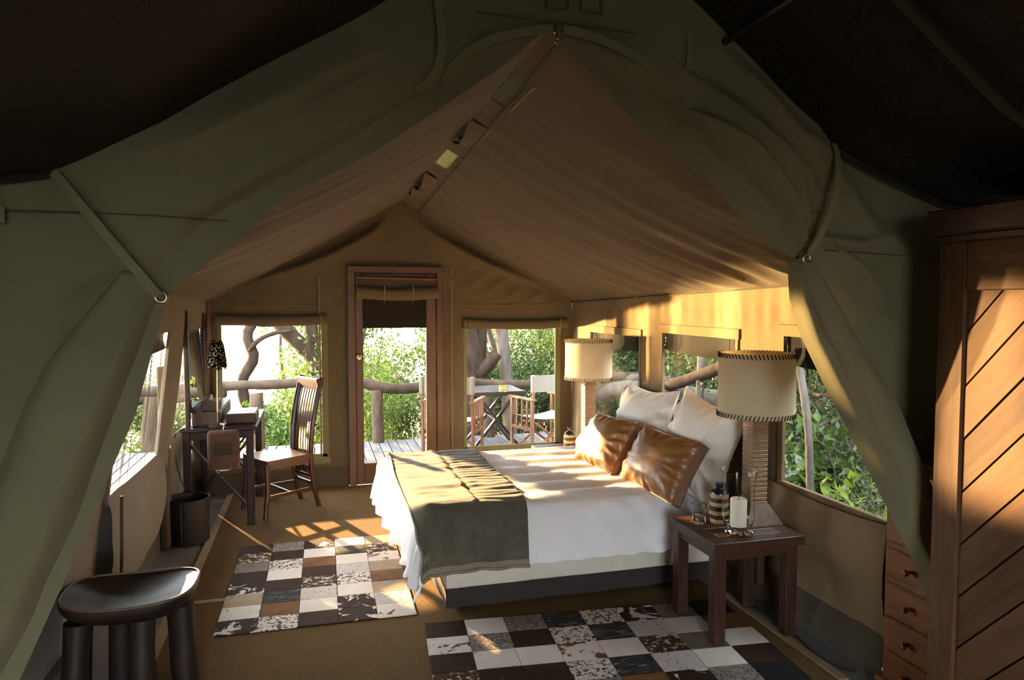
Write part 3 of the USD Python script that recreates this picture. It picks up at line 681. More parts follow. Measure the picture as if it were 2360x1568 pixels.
outL = [(-1.16, 2.17, 1.66), (-1.247, 2.17, 1.71), (-1.381, 2.17, 1.537), (-1.444, 2.17, 1.448), (-1.494, 2.17, 1.348), (-1.571, 2.17, 1.147), (-1.70, 2.17, .7), (-1.95, 2.17, .1)]
P = flap(inL, outL, seed=3)
part(fr, 'door_flap', gridmesh(P), 'canvas_front', 'left flap of the doorway hanging from its tie', smooth=True)
# the inner return of the left flap, a narrow dark fold
P2 = np.stack([lerp_poly(inL, 60) + np.array([.0, .015, 0]), lerp_poly([np.array(q) + [-.03 - .02 * (k > 2), -.04, 0] for k, q in enumerate(inL)], 60)], 1)
inR = [(.895, 2.19, 1.765), (.905, 2.19, 1.63), (.950, 2.18, 1.488), (1.037, 2.165, 1.316), (1.178, 2.15, 1.074), (1.29, 2.115, .85), (1.385, 2.06, .625), (1.45, 2.02, .35)]
outR = [(.92, 2.18, 1.81), (1.0, 2.17, 1.70), (1.19, 2.16, 1.422), (1.30, 2.14, 1.262), (1.42, 2.07, .92), (1.46, 2.04, .70), (1.48, 2.02, .5), (1.49, 2.01, .35)]
P = flap(inR, outR, bulge=.045, seed=8, tuck=.03)
part(fr, 'door_flap', gridmesh(P, None, True), 'canvas_front', 'right flap of the doorway hanging from its tie', smooth=True)
# zip tape arching from the top of the opening
def ribbon(P, w, y=0., n=24):
    P = smoothpath(P, n); t = np.gradient(P, axis=0); t /= np.linalg.norm(t, axis=1, keepdims=True)
    side = np.cross(t, [0, 1, 0]); side /= np.linalg.norm(side, axis=1, keepdims=True) + 1e-9
    a, b = P - side * w / 2, P + side * w / 2
    th = np.array([0, -.003, 0])
    return gridmesh(np.stack([a, a + th, b + th, b, a], 1))
part(fr, 'zip_tape', ribbon([(-.01, 2.17, 2.475), (-.16, 2.16, 2.437), (-.27, 2.15, 2.385), (-.365, 2.14, 2.27)], .026), 'canvas_tape')
part(fr, 'zip_tape', ribbon([(.02, 2.17, 2.475), (.16, 2.165, 2.45), (.28, 2.16, 2.40), (.42, 2.14, 2.29), (.56, 2.12, 2.14)], .028), 'canvas_tape')
for P in ([(-1.395, 2.12, 1.955), (-1.27, 2.09, 1.795), (-1.155, 2.13, 1.635)], [(-.392, 2.12, 2.56), (-.382, 2.09, 2.40), (-.40, 2.09, 2.28), (-.45, 2.10, 2.23)],
          [(.44, 2.17, 2.58), (.442, 2.13, 2.45), (.435, 2.14, 2.34)], [(1.035, 2.17, 2.18), (.985, 2.10, 1.98), (.945, 2.11, 1.86), (.905, 2.13, 1.775)]):
    part(fr, 'tie_strap', ribbon(P, .024), 'canvas_tape', 'green strap holding the flap')
for P in ([(-1.56, 2.185, 1.86), (-1.2, 2.16, 1.855), (-.98, 2.15, 1.845)], [(-.6, 2.19, 2.52), (-.2, 2.19, 2.505), (.0, 2.185, 2.50)], [(.02, 2.185, 2.50), (.25, 2.18, 2.49), (.42, 2.17, 2.475)], [(.98, 2.13, 1.80), (1.3, 2.16, 1.79), (1.6, 2.19, 1.785)]):
    part(fr, 'seam', tube(smoothpath(P, 20), .0022, 5), 'canvas_base', smooth=True)
for x0 in (-.03, .085):
    part(fr, 'patch', cat([bx((x0, 2.19, 2.545), (x0 + .004, 2.196, 2.70)), bx((x0, 2.19, 2.545), (x0 + .075, 2.196, 2.549)), bx((x0 + .071, 2.19, 2.545), (x0 + .075, 2.196, 2.70))]), 'canvas_base', 'stitched outline of a patch')
part(fr, 'patch', bx((-1.60, 2.165, 1.825), (-1.525, 2.172, 1.872), .002), 'canvas_tape', 'small sewn patch')
z_ = part(fr, 'zip_puller', cat([bx((-.016, 2.15, 2.455), (-.002, 2.165, 2.487), .003), bx((-.014, 2.145, 2.437), (-.004, 2.15, 2.46), .002)]), 'zip_metal', 'metal zip puller at the top of the opening')
part(z_, 'ring', (lambda m: (np.array(m.vertices) @ np.array([[1, 0, 0], [0, 0, 1], [0, -1, 0]]) + [-.010, 2.147, 2.428], np.array(m.faces)))(trimesh.creation.torus(.008, .002, 20, 8)), 'zip_metal', smooth=True)
for p in ((-1.15, 2.13, 1.632), (.895, 2.12, 1.768)):
    part(fr, 'strap_clip', (lambda m: (np.array(m.vertices) @ np.array([[1, 0, 0], [0, 0, 1], [0, -1, 0]]) + p, np.array(m.faces)))(trimesh.creation.torus(.014, .004, 20, 8)), 'zip_metal', 'small metal clip', smooth=True)

# shade-net roof of the outer room
NC = [(-4.2, 1.78), (-2.4, 1.87), (-1.9, 1.915), (-1.559, 1.947), (-1.403, 1.972), (-1.126, 2.107), (-.89, 2.259), (-.641, 2.419), (-.465, 2.54), (0, 2.90), (.402, 2.64), (.585, 2.499), (.795, 2.338), (1.034, 2.177), (1.285, 2.078), (1.55, 1.995), (1.9, 1.975), (2.5, 1.95), (4.2, 1.85)]
C_ = lerp_poly(NC, 160)
Yn = np.linspace(2.235, -2.5, 60)
P = np.stack([np.repeat(C_[:, 0][:, None], 60, 1), np.repeat(Yn[None], 160, 0), np.repeat(C_[:, 1][:, None], 60, 1)], -1)
P[..., 2] += .05 * N(P[..., 0], P[..., 1], 0, 1.2, 41) * np.minimum(1, (2.235 - P[..., 1]) * 3) + .012 * np.sin(P[..., 1] * 8 + P[..., 0] * 9) * np.minimum(1, (2.235 - P[..., 1]) * 3)
ne = thing('ceiling_001', 'dark brown shade net roof over the front room', kind='structure', loc=(0, 0, 2.5))
part(ne, 'net', gridmesh(P), 'shade_net', smooth=True)
part(ne, 'net_edge', tube([(c[0], 2.19, c[1] - .012) for c in C_[::2]], .012, 6), 'canvas_blind', smooth=True)
part(ne, 'pole', tube([(.57, 2.2, 2.475), (.56, -2.4, 2.475)], .012, 10), 'black_paint', smooth=True)
part(ne, 'pole', tube([(.10, 1.53, 2.80), (1.05, 1.53, 2.14), (1.5, 1.53, 1.93)], .013, 10), 'green_flap', smooth=True)
# the same net carries on over the bedroom tent as its fly
C2 = lerp_poly([q for q in NC if abs(q[0]) < 2.45], 60)
Y2 = np.linspace(2.24, 7.3, 30)
P = np.stack([np.repeat(C2[:, 0][:, None], 30, 1), np.repeat(Y2[None], 60, 0), np.repeat(C2[:, 1][:, None], 30, 1) + .02 * np.minimum(1, (Y2[None] - 2.24) * 2) + .03], -1)
part(ne, 'fly_net', gridmesh(P), 'shade_net', smooth=True)
single('trim_5', cat([bx((-4.2, -2.55, -.02), (-1.3, -2.5, 2.9), .004), bx((.0, -2.55, -.02), (4.2, -2.5, 2.9), .004), bx((-1.3, -2.55, 1.9), (.0, -2.5, 2.95), .004)]), 'canvas_front', 'rear canvas of the front room with its open entrance', kind='structure')
# side walls of the front room, outside the frame
single('trim_3', cat([bx((-4.2, -2.5, -.02), (-4.16, 2.3, 1.9), .004), bx((-4.2, 2.24, -.02), (-2.5, 2.28, 2.3), .004)]), 'canvas_front', 'left side canvas of the front room', kind='structure')
single('trim_4', cat([bx((4.16, -2.5, -.02), (4.2, 2.5, 1.95), .004)]), 'canvas_front', 'right side canvas of the front room', kind='structure')

# ------------------------------------------------------------------ floor coverings
t = thing('carpet', 'large brown sisal carpet with a pale binding, under the chair and desk', 'carpet', (-1.45, 4.08, -.012))
part(t, 'pile', bx((-1.44, 4.10, -.012), (1.54, 6.36, 0), .003), 'sisal')
for a, b in (((-1.485, 4.07), (-1.43, 6.36)), ((-1.43, 4.07), (1.54, 4.105)), ):
    part(t, 'binding', bx((a[0], a[1], -.012), (b[0], b[1], .001), .003), 'carpet_binding')
t = thing('carpet', 'brown sisal carpet nearest the camera, under the front cowhide rug', 'carpet', (-1.45, 1.0, -.012))
part(t, 'pile', bx((-1.47, .2, -.012), (1.40, 4.062, -.001), .003), 'sisal')
part(t, 'binding', bx((-1.52, .2, -.012), (-1.46, 4.062, 0), .003), 'carpet_binding')
part(t, 'binding', bx((1.40, 2.5, -.012), (1.45, 4.062, 0), .003), 'carpet_binding')

def cowhide(label, origin, ang, rows, cw, ch, corner=None):
    t = thing('cowhide_rug', label, 'rug', (origin[0], origin[1], 0))
    c, s = math.cos(ang), math.sin(ang)
    nr, nc = len(rows), len(rows[0])
    def at(a, b, z): return np.array([origin[0] + a * c + b * s, origin[1] + a * s - b * c, z])
    def slab(a0, a1, b0, b1, z0, z1, j=None):
        pts = []
        for (a, b) in ((a0, b0), (a1, b0), (a1, b1), (a0, b1)):
            pts.append(at(a, b, z0))
        e_ = .0016
        for (a, b) in ((a0, b0), (a1, b0), (a1, b1), (a0, b1)): pts.append(at(a, b, z1 - .002))
        for (a, b) in ((a0 + e_, b0 + e_), (a1 - e_, b0 + e_), (a1 - e_, b1 - e_), (a0 + e_, b1 - e_)): pts.append(at(a, b, z1))
        return trimesh.convex.convex_hull(np.array(pts))
    part(t, 'felt_backing', slab(.004, nc * cw - .004, .004, nr * ch - .004, .0005, .0025), 'rug_felt')
    for r_, row in enumerate(rows):
        for k, h in enumerate(row):
            j = rng.normal(0, .0015, 4)
            g = .0008
            part(t, 'hide_patch', slab(k * cw + g + max(j[0], 0), (k + 1) * cw - g, r_ * ch + g + max(j[1], 0), (r_ + 1) * ch - g, .002, .0065 + .0008 * rng.random()), 'hide_' + h)
    return t
cowhide('patchwork cowhide rug beside the foot of the bed', (-1.232, 4.935), -.010, ['DGPWE', 'TDWNT', 'RSBWQ', 'DWDFE', 'PDTSB', 'ENFWE', 'VBWPF', 'PSDPV'], .197, .164)
cowhide('patchwork cowhide rug in front of the bed, under the bedside table', (-.24, 3.493), -.085, ['DWGNSPRK', 'QGDSNFWB', 'DVWQWTRW', 'TPDSNFWD', 'SNPGBPGK'], .2, .166)

# ------------------------------------------------------------------ bed
HX = 1.50
bed = thing('bed', 'wide bed base with a linen valance, dark hem and brown leather headboard', 'bed', (.7, 4.2, 0))
def cloth_box(x0, x1, y0, y1, z0, z1, amp, seed):
    # valance skirt: a wavy sheet round three sides
    s = [(x0, y1), (x0, y0), (x1, y0)]
    L_ = lerp_poly(s, 150); zz_ = np.linspace(z0, z1, 10)
    nrm = np.where((np.arange(150) < 150 * (y1 - y0) / (y1 - y0 + x1 - x0))[:, None], [-1., 0], [0, -1.])
    P = np.zeros((150, 10, 3))
    for k, z in enumerate(zz_):
        w_ = amp * (N(np.arange(150) * .13, z * 2, 0, 1, seed)) * (1 - .6 * k / 9)
        P[:, k, :2] = L_ + nrm * w_[:, None]; P[:, k, 2] = z
    return gridmesh(P)
part(bed, 'base', bx((-.095, 3.595, .10), (HX, 4.83, .30), .02), 'valance')
part(bed, 'mattress', bx((-.12, 3.58, .30), (HX, 4.82, .555), .05), 'linen_white')
part(bed, 'valance', cloth_box(-.112, 1.44, 3.575, 4.84, .13, .33, .02, 2), 'valance', smooth=50)
part(bed, 'valance_hem', cloth_box(-.116, 1.445, 3.570, 4.845, .035, .137, .03, 2), 'valance_trim', smooth=50)
for x in (-.04, 1.40):
    for y in (3.66, 4.76):
        part(bed, 'foot', lathe([(0, 0), (.022, 0), (.03, .02), (.034, .05), (.03, .10), (0, .10)], 18, (x, y, 0)), 'black_paint', smooth=40)
part(bed, 'headboard', bx((HX, 3.22, .10), (HX + .05, 4.98, .985), .03), 'headboard_leather', 'brown leather headboard')
part(bed, 'side_rail', bx((1.2, 3.60, .04), (1.47, 3.66, .12), .01), 'dark_wood_x')

def drape(A, B, off, amp_fn, x0f=-.185, y0=3.592, y1=4.80, R=.085, top=.575, flare=.10):
    x0 = x0f - .10 * sm(B, 3.7, 4.6) - off
    da = np.minimum(A - x0, 0); db = np.where(B < y0 - off, B - (y0 - off), np.where(B > y1, B - y1, 0))
    d = np.hypot(da, db); dd = np.maximum(d, 1e-9)
    ux, uy = da / dd, db / dd
    a = np.clip(d / R, 0, math.pi / 2)
    rest = np.maximum(d - R * math.pi / 2, 0)
    g = R * np.sin(a) + flare * rest
    h = R * (1 - np.cos(a)) + rest
    px, py = A - da + ux * g, B - db + uy * g
    z = top + off - h
    nx, ny, nz = ux * np.sin(a), uy * np.sin(a), np.cos(a)
    w = amp_fn(A, B, d)
    return np.stack([px + nx * w, py + ny * w, z + nz * w], -1)
def bands(A, B): return np.sin((B - 3.58) * 2 * np.pi / .205 + 1.6 * N(A * 1.2, B, 0, 1.5, 51))
def duvet_amp(A, B, d):
    topm = 1 - sm(d, 0, .06)
    w = topm * (.011 * bands(A, B) * sm(A, .15, .6) * np.clip(.8 + N(A, B, 0, 2, 53), .2, 1.2) + .012 * N(A, B, 0, 4, 52))
    head = sm(A, .55, 1.2)
    side = sm(d, .03, .12)
    w = w + side * (.018 * N(A * 2.0, B * .8, 0, 4, 54) + head * .036 * np.sin((A * 1.0 + (B - 3.3) * .9) * 34 + 5 * N(A, B, 0, 4, 55)) * (.4 + N(A, B, 0, 5, 58)))
    foot = sm(-.2 - A, 0, .12) * sm(d, .1, .3)
    w = w + foot * .022 * np.sin(B * 30 + 4 * N(A, B, 0, 3, 56)) + sm(d, .28, .45) * .012 * np.sin((A + B) * 40)
    return w
A, B = np.meshgrid(np.linspace(-.60, 1.46, 210), np.linspace(3.225, 5.02, 190), indexing='ij')
single('duvet', gridmesh(drape(A, B, 0, duvet_amp)), 'linen_white', 'white cotton duvet spread over the bed, its corner hanging at the foot', 'duvet', smooth=True)
def throw_amp(A, B, d):
    topm = 1 - sm(d, .0, .1)
    crease = .016 * np.exp(-((A - .02 - .06 * N(B, 0, 0, 2, 61)) / .022) ** 2) * (.5 + 1.2 * N(B * 9, A * 9, 0, 1, 62)) - .006 * np.exp(-((A - .055) / .016) ** 2)
    fine = .0028 * np.sin(B * 95 + 9 * N(A * 2, B, 0, 2, 63)) * sm(A, -.05, .12) + .008 * N(A * .6, B * 6, 0, 3, 66)
    big = .018 * N(A * .8, B * 2.2, 0, 3, 64)
    side = (1 - topm) * (.022 * N(A * 3, B * 1.5, 0, 1.6, 65) - .03 * np.exp(-((A - .055) / .018) ** 2) * sm(d, .1, .2))
    return .006 + duvet_amp(A, B, d) + np.maximum(topm * (crease + fine + big) + side, -.012)
A, B = np.meshgrid(np.linspace(-.30, .30, 120), np.linspace(3.20, 4.97, 260), indexing='ij')
A2 = A + (-.05 * sm(3.6 - B, 0, .3) * (1 - (A + .3) / .6)) + .025 * sm(B, 4.2, 4.9) * ((A - .3) < 0)
thr = thing('throw_blanket', 'grey-green plush throw folded across the foot of the bed', 'blanket', (0, 4.1, .6))
P = drape(A2, B, .016, throw_amp)
part(thr, 'blanket', gridmesh(P), 'throw', smooth=True)
Pe = P[:, :4]; 
part(thr, 'hem', tube(P[:, 0] + [0, -.004, -.002], .009, 8), 'throw_hem', smooth=True)
part(thr, 'binding', gridmesh(P[:, :6] + [0, -.004, 0]), 'throw_hem', smooth=True)
part(thr, 'hem', tube(P[0, ::3] + [-.003, 0, .0], .007, 8), 'throw_hem', smooth=True)

# pillows and cushions
def pillow(Wd, Hd, T, seed, wr=1., n=56, ear=.05, box=0.):
    u, v = np.meshgrid(np.linspace(-1, 1, n), np.linspace(-1, 1, n), indexing='ij')
    x = u * Wd / 2 * (1 - ear * (1 - v ** 2)) ; y = v * Hd / 2 * (1 - ear * (1 - u ** 2))
    prof = ((1 - np.abs(u) ** 2.6) * (1 - np.abs(v) ** 2.6)).clip(0) ** .52
    edge = np.exp(-((1 - np.maximum(np.abs(u), np.abs(v))) / .25) ** 2)
    wr_ = wr * (.010 * N(u * 2, v * 2, seed, 1.3, seed) + edge * .020 * np.sin(17 * np.arctan2(u, v) + 5 * N(u, v, seed, 2, seed)) * (.5 + N(u * 3, v * 3, 0, 1, seed + 2)))
    z = T / 2 * prof
    F = np.stack([x, y, z + wr_ * np.minimum(1, prof * 3)], -1); Bk = np.stack([x, y, -z * .8], -1)
    v1, f1 = gridmesh(F); v2, f2 = gridmesh(Bk, None, True)
    pillow.front = F
    return np.vstack([v1, v2]), np.vstack([f1, f2 + len(v1)])
def place_frame(m, c, xdir, ydir):
    v, f = V(m); x = np.array(xdir, float); x /= np.linalg.norm(x); y = np.array(ydir, float); y -= x * (x @ y); y /= np.linalg.norm(y); z = np.cross(x, y)
    return np.array(c) + v @ np.array([x, y, z]), f
# x runs from the far side to the near side, y goes up the pillow, z faces the foot of the bed
def put_pillow(name, label, cat__, mat, m, c, xd, yd, extras=()):
    t = thing(name, label, cat__, c)
    part(t, 'cover', place_frame(m, c, xd, yd), mat, smooth=True)
    return t
t = put_pillow('pillow', 'large cream square pillow on the far side, against the headboard', 'pillow', 'pillow_linen', pillow(.62, .56, .25, 71, 1.8, ear=.17), (1.33, 4.30, .80), (.10, -1, .0), (.34, -.0, 1))
t = put_pillow('pillow', 'large cream square pillow on the near side, behind the near lamp', 'pillow', 'pillow_linen', pillow(.58, .60, .26, 72, 1.8, ear=.15), (1.345, 3.60, .79), (.12, -1, -.14), (.36, -.14, 1))
part(t, 'flange_stitch', place_frame(tube(pillow.front[44, 4:-4] + [0, 0, .0015], .0016, 5), (1.345, 3.60, .79), (.12, -1, -.14), (.36, -.14, 1)), 'pillow_linen')
def leather_cushion(label, c, xd, yd, seed):
    t = thing('leather_cushion', label, 'cushion', c)
    v, f = pillow(.54, .36, .20, seed, .75, ear=.05)
    part(t, 'cover', place_frame((v, f), c, xd, yd), 'leather', smooth=True)
    # suede gusset band around the rim
    th = np.linspace(0, 2 * np.pi, 80, endpoint=False)
    k = np.maximum(np.abs(np.cos(th)), np.abs(np.sin(th)))
    e1, e2 = np.cos(th) / k, np.sin(th) / k
    x = e1 * .27 * (1 - .05 * (1 - e2 ** 2)); y = e2 * .18 * (1 - .05 * (1 - e1 ** 2))
    ring = np.stack([np.stack([x * 1.0, y, 0 * x + .006], -1), np.stack([x * 1.012, y * 1.012, 0 * x - .022], -1), np.stack([x * .99, y * .99, 0 * x - .055], -1)], 1)
    ring = np.concatenate([ring, ring[:1]])
    part(t, 'gusset', place_frame(gridmesh(ring), c, xd, yd), 'suede', 'brown suede side band', smooth=True)
    bk = np.stack([np.stack([x * s_, y * s_, 0 * x - .055 - .05 * (1 - s_ ** 2) ** .5], -1) for s_ in np.linspace(1, 0, 10)], 1)
    part(t, 'back_cover', place_frame(gridmesh(np.concatenate([bk, bk[:1]])), c, xd, yd), 'suede', smooth=True)
    pp = np.stack([x, y, 0 * x + .006], -1)
    part(t, 'piping', place_frame(tube(np.vstack([pp, pp[:1]]), .004, 6), c, xd, yd), 'leather', smooth=True)
    return t
leather_cushion('shiny tan leather cushion farther from the camera, leaning on the far pillow', (1.04, 4.235, .715), (.08, -1, .02), (.62, .0, 1), 81)
leather_cushion('shiny tan leather cushion nearer the camera, leaning on the near pillow', (1.11, 3.625, .715), (.12, -1, -.04), (.58, -.02, 1), 88)

# ------------------------------------------------------------------ bedside tables
def table(label, x0, x1, y0, y1, h):
    t = thing('bedside_table', label, 'table', ((x0 + x1) / 2, (y0 + y1) / 2, 0))
    zl = .008
    fr_w = .075
    part(t, 'top_frame', cat([bx((x0, y0, h - .045), (x1, y0 + fr_w, h), .003), bx((x0, y1 - fr_w, h - .045), (x1, y1, h), .003), bx((x0, y0 + fr_w - .002, h - .045), (x0 + fr_w, y1 - fr_w + .002, h - .0005), .003), bx((x1 - fr_w, y0 + fr_w - .002, h - .045), (x1, y1 - fr_w + .002, h - .0005), .003)]), 'dark_wood_x')
    n = 4; yy = np.linspace(y0 + fr_w, y1 - fr_w, n + 1)
    for a, b in zip(yy[:-1], yy[1:]):
        part(t, 'top_board', bx((x0 + fr_w - .001, a + .0025, h - .04), (x1 - fr_w + .001, b - .0025, h - .001), .002), 'dark_wood_x')
    lw = .06
    for lx in (x0 + .012, x1 - .012 - lw - .02):
        for ly in (y0 + .012, y1 - .012 - lw):
            part(t, 'leg', bx((lx, ly, zl), (lx + lw, ly + lw, h - .04), .004), 'dark_wood_z')
    part(t, 'apron', bx((x0 + .05, y0 + .025, h - .09), (x1 - .07, y0 + .045, h - .04), .002), 'dark_wood_x')
    part(t, 'apron', bx((x0 + .05, y1 - .045, h - .09), (x1 - .07, y1 - .025, h - .04), .002), 'dark_wood_x')
    part(t, 'apron', bx((x0 + .025, y0 + .05, h - .09), (x0 + .045, y1 - .05, h - .04), .002), 'dark_wood_y')
    part(t, 'apron', bx((x1 - .06, y0 + .05, h - .09), (x1 - .04, y1 - .05, h - .04), .002), 'dark_wood_y')
    return t
TH = .50
table('square dark wooden bedside table beside the near side of the bed', 1.015, 1.505, 2.872, 3.305, TH)
TF = .455
table('dark wooden bedside table on the far side of the bed', .93, 1.47, 4.98, 5.50, TF)

def lamp(label, loc):
    t = thing('table_lamp', label, 'lamp', loc, group='carved bedside lamps')
    p = lambda *a, **k: part(t, *a, local=True, **k)
    fb = trimesh.convex.convex_hull(np.array([(s * .10, q * .10, 0.) for s in (-1, 1) for q in (-1, 1)] + [(s * .10, q * .10, .008) for s in (-1, 1) for q in (-1, 1)] + [(s * .047, q * .047, .105) for s in (-1, 1) for q in (-1, 1)]))
    p('base', fb, 'lamp_foot', label='flared dark wooden foot')
    # column with rough-cut faces
    zs = np.linspace(.10, .53, 70)
    pts = [(-.044, -.044), (-.012, -.044), (.012, -.044), (.044, -.044), (.044, -.012), (.044, .012), (.044, .044), (.012, .044), (-.012, .044), (-.044, .044), (-.044, .012), (-.044, -.012)]
    P = np.array([[(a * (1 + .03 * math.sin(z * 260 + 4 * (abs(a) < .02))), b * (1 + .03 * math.sin(z * 260 + 4 * (abs(b) < .02))), z) for a, b in pts + pts[:1]] for z in zs])
    v, f = gridmesh(P, None, True)
    k = len(v); v = np.vstack([v, [0, 0, .53]]); f = np.vstack([f, [(k, 69 * 13 + j, 69 * 13 + j + 1) for j in range(12)]])
    p('column', (v, f), 'lamp_column', label='square carved wooden column')
    p('neck', lathe([(0, .53), (.018, .53), (.018, .534), (.006, .536), (.006, .56), (.012, .562), (.012, .60), (0, .60)], 16), 'brass', smooth=40)
    R = .188; zb_, zt_ = .545, .862
    sh = p('shade', lathe([(R, zb_), (R - .001, (zb_ + zt_) / 2), (R - .003, zt_), (R - .006, zt_), (R - .004, (zb_ + zt_) / 2), (R - .003, zb_), (R, zb_)], 64), 'parchment', label='cream parchment drum shade', smooth=40)
    ms = []
    for k in range(62):
        a = 2 * math.pi * k / 62; da_ = .055
        for z0, z1, rr in ((zb_ - .003, zb_ + .022, R), (zt_ + .003, zt_ - .022, R - .003)):
            q0 = np.array([math.cos(a) * (rr + .003), math.sin(a) * (rr + .003), z0]); q1 = np.array([math.cos(a + da_) * (rr + .002), math.sin(a + da_) * (rr + .002), z1])
            ms.append(prism(q0, q1, .006, .004, .001))
    for q_, w_ in ((0, 'lower'), (1, 'upper')): part(sh, 'rim_stitching', cat(ms[q_::2]), 'stitch', local=True, label='dark leather stitching along the %s rim' % w_, kind='stuff')
    p('spider', cat([tube([(-R + .005, 0, zt_ - .03), (R - .005, 0, zt_ - .03)], .002, 5), tube([(0, -R + .005, zt_ - .03), (0, R - .005, zt_ - .03)], .002, 5)]), 'brass')
    p('bulb', lathe([(0, .60), (.014, .60), (.016, .63), (.03, .66), (.032, .685), (.02, .71), (0, .716)], 20), 'paper', smooth=True)
    return t
l2 = lamp('carved wooden table lamp with parchment shade on the near bedside table', (1.395, 3.13, TH))
l1 = dup(l2, (1.345, 5.30, TF - .03 + .03), 0, 'carved wooden table lamp with parchment shade on the far bedside table')

def bottle(label, loc):
    t = thing('bottle', label, 'bottle', loc, group='rush wrapped water bottles')
    z0, r = 0., .046
    part(t, 'glass_body', lathe([(0, .001), (.040, .001), (.043, .01), (.043, .148), (.036, .165), (.020, .174), (.016, .180), (.016, .186), (0, .186)], 32), 'blue_glass', smooth=40, local=True)
    for k in range(7):
        za, zb__ = .002 + k * .0212, .002 + (k + 1) * .0212
        rr = r + .0015 * ((k * 7) % 3 - 1)
        part(t, 'rush_band', lathe([(.043, za), (rr, za + .002), (rr + .0012, (za + zb__) / 2), (rr, zb__ - .002), (.043, zb__)], 36), 'rush_light' if k % 2 == 0 else 'rush_dark', smooth=50, local=True)
    part(t, 'cap', lathe([(0, .182), (.019, .182), (.020, .185), (.020, .204), (.018, .207), (0, .207)], 24), 'blue_glass', 'dark blue cap', smooth=40, local=True)
    return t
b2 = bottle('blue bottle wrapped in striped rush, on the near table behind the glass vase', (1.215, 3.165, TH))
dup(b2, (1.115, 5.10, TF), 1.0, 'blue bottle wrapped in striped rush, on the far bedside table')
t = thing('tumbler', 'small clear drinking glass with water, at the left edge of the near table', 'glass', (1.11, 3.18, TH))
part(t, 'glass_wall', lathe([(0, .0), (.031, 0), (.033, .004), (.036, .104), (.0345, .105), (.033, .103), (.031, .02), (0, .014)], 40, (1.11, 3.18, TH + .0005)), 'glass', smooth=40)
part(t, 'water', lathe([(0, .0145), (.0309, .0205), (.0318, .048), (0, .048)], 36, (1.11, 3.18, TH)), 'water', smooth=40)
hc = (1.213, 2.990, TH + .0005)
t = thing('hurricane_vase', 'tall clear glass hurricane vase with flared rim, around the candle', 'vase', hc)
part(t, 'glass_body', lathe([(0, .0), (.066, .0), (.070, .004), (.070, .010), (.060, .018), (.050, .022), (.052, .028), (.066, .045), (.076, .075), (.077, .11), (.074, .20), (.075, .26), (.083, .296), (.090, .308),
                               (.0885, .309), (.081, .297), (.0725, .26), (.0715, .20), (.0745, .11), (.0735, .077), (.0635, .048), (.05, .034), (0, .030)], 56, hc), 'glass', smooth=50)
t = thing('candle', 'thick cream pillar candle inside the glass vase', 'candle', (1.213, 2.99, TH + .031))
part(t, 'wax', lathe([(0, 0), (.037, 0), (.039, .003), (.039, .133), (.036, .138), (.028, .137), (0, .132)], 40, (1.213, 2.99, TH + .032)), 'candle_wax', smooth=40)
part(t, 'wick', tube([(1.213, 2.99, TH + .163), (1.214, 2.99, TH + .178), (1.217, 2.991, TH + .184)], .0015, 6), 'wire_black')
single('matchbook', bx((1.085, 2.955, TH + .0005), (1.15, 3.0, TH + .006), .001), 'copper_tab', 'small flat brown matchbook beside the foot of the vase', 'matchbook')
# far table
t = thing('book', 'thick hardback book lying on the far bedside table', 'book', (1.0, 5.12, TF))
part(t, 'pages', bx((.90, 5.06, TF + .004), (1.065, 5.20, TF + .032), .001), 'page_edge')
part(t, 'cover', cat([bx((.895, 5.055, TF + .0005), (1.07, 5.205, TF + .004), .001), bx((.895, 5.055, TF + .032), (1.07, 5.205, TF + .036), .001), bx((.895, 5.20, TF), (1.07, 5.206, TF + .036), .001)]), 'book_cover')
t = thing('cup', 'small glass with a white paper lid beside the book', 'cup', (1.05, 5.03, TF))
part(t, 'glass_wall', lathe([(0, 0), (.026, 0), (.030, .05), (.028, .05), (.024, .004), (0, .004)], 28, (1.05, 5.02, TF + .001)), 'glass', smooth=40)
part(t, 'lid', lathe([(0, .05), (.033, .05), (.034, .054), (.033, .066), (0, .067)], 28, (1.05, 5.02, TF + .001)), 'paper', smooth=40)

# ------------------------------------------------------------------ desk corner
DX0, DX1, DY0, DY1, DH = -1.675, -1.165, 5.40, 6.26, .725
dk = thing('desk', 'dark campaign writing desk with crossed braces in the back left corner', 'desk', (-1.42, 5.83, 0))
part(dk, 'top', bx((DX0, DY0, DH - .028), (DX1, DY1, DH), .004), 'desk_wood_y')
part(dk, 'apron', bx((DX0 + .02, DY0 + .02, DH - .085), (DX1 - .03, DY0 + .04, DH - .028), .002), 'desk_wood_x')
part(dk, 'apron', bx((DX1 - .05, DY0 + .03, DH - .085), (DX1 - .03, DY1 - .03, DH - .028), .002), 'desk_wood_y')
for x in (DX0 + .015, DX1 - .075):
    for y in (DY0 + .015, DY1 - .06):
        part(dk, 'leg', bx((x, y, -.0115 if x < -1.5 else .0005), (x + .05, y + .05, DH - .03), .004), 'desk_wood_z')
for y in (DY0 + .04, DY1 - .035):
    part(dk, 'brace', prism((DX0 + .045, y, .62), (DX1 - .06, y, .12), .03, .018), 'desk_wood_x')
    part(dk, 'brace', prism((DX1 - .06, y + .019, .62), (DX0 + .045, y + .019, .12), .03, .018), 'desk_wood_x')
part(dk, 'stretcher', bx((-1.435, DY0 + .05, .355), (-1.405, DY1 - .05, .38), .003), 'desk_wood_y')
lb = thing('drawer_box', 'long low wooden drawer box along the back of the desk, under the tissue box', 'drawer box', (-1.51, 5.83, DH))
part(lb, 'body', bx((-1.605, 5.47, DH + .0005), (-1.425, 6.18, DH + .105), .003), 'box_wood')
for k in range(4):
    y0 = 5.485 + k * .172
    o = part(lb, 'drawer_front', bx((-1.427, y0, DH + .012), (-1.419, y0 + .162, DH + .095), .002), 'box_wood')
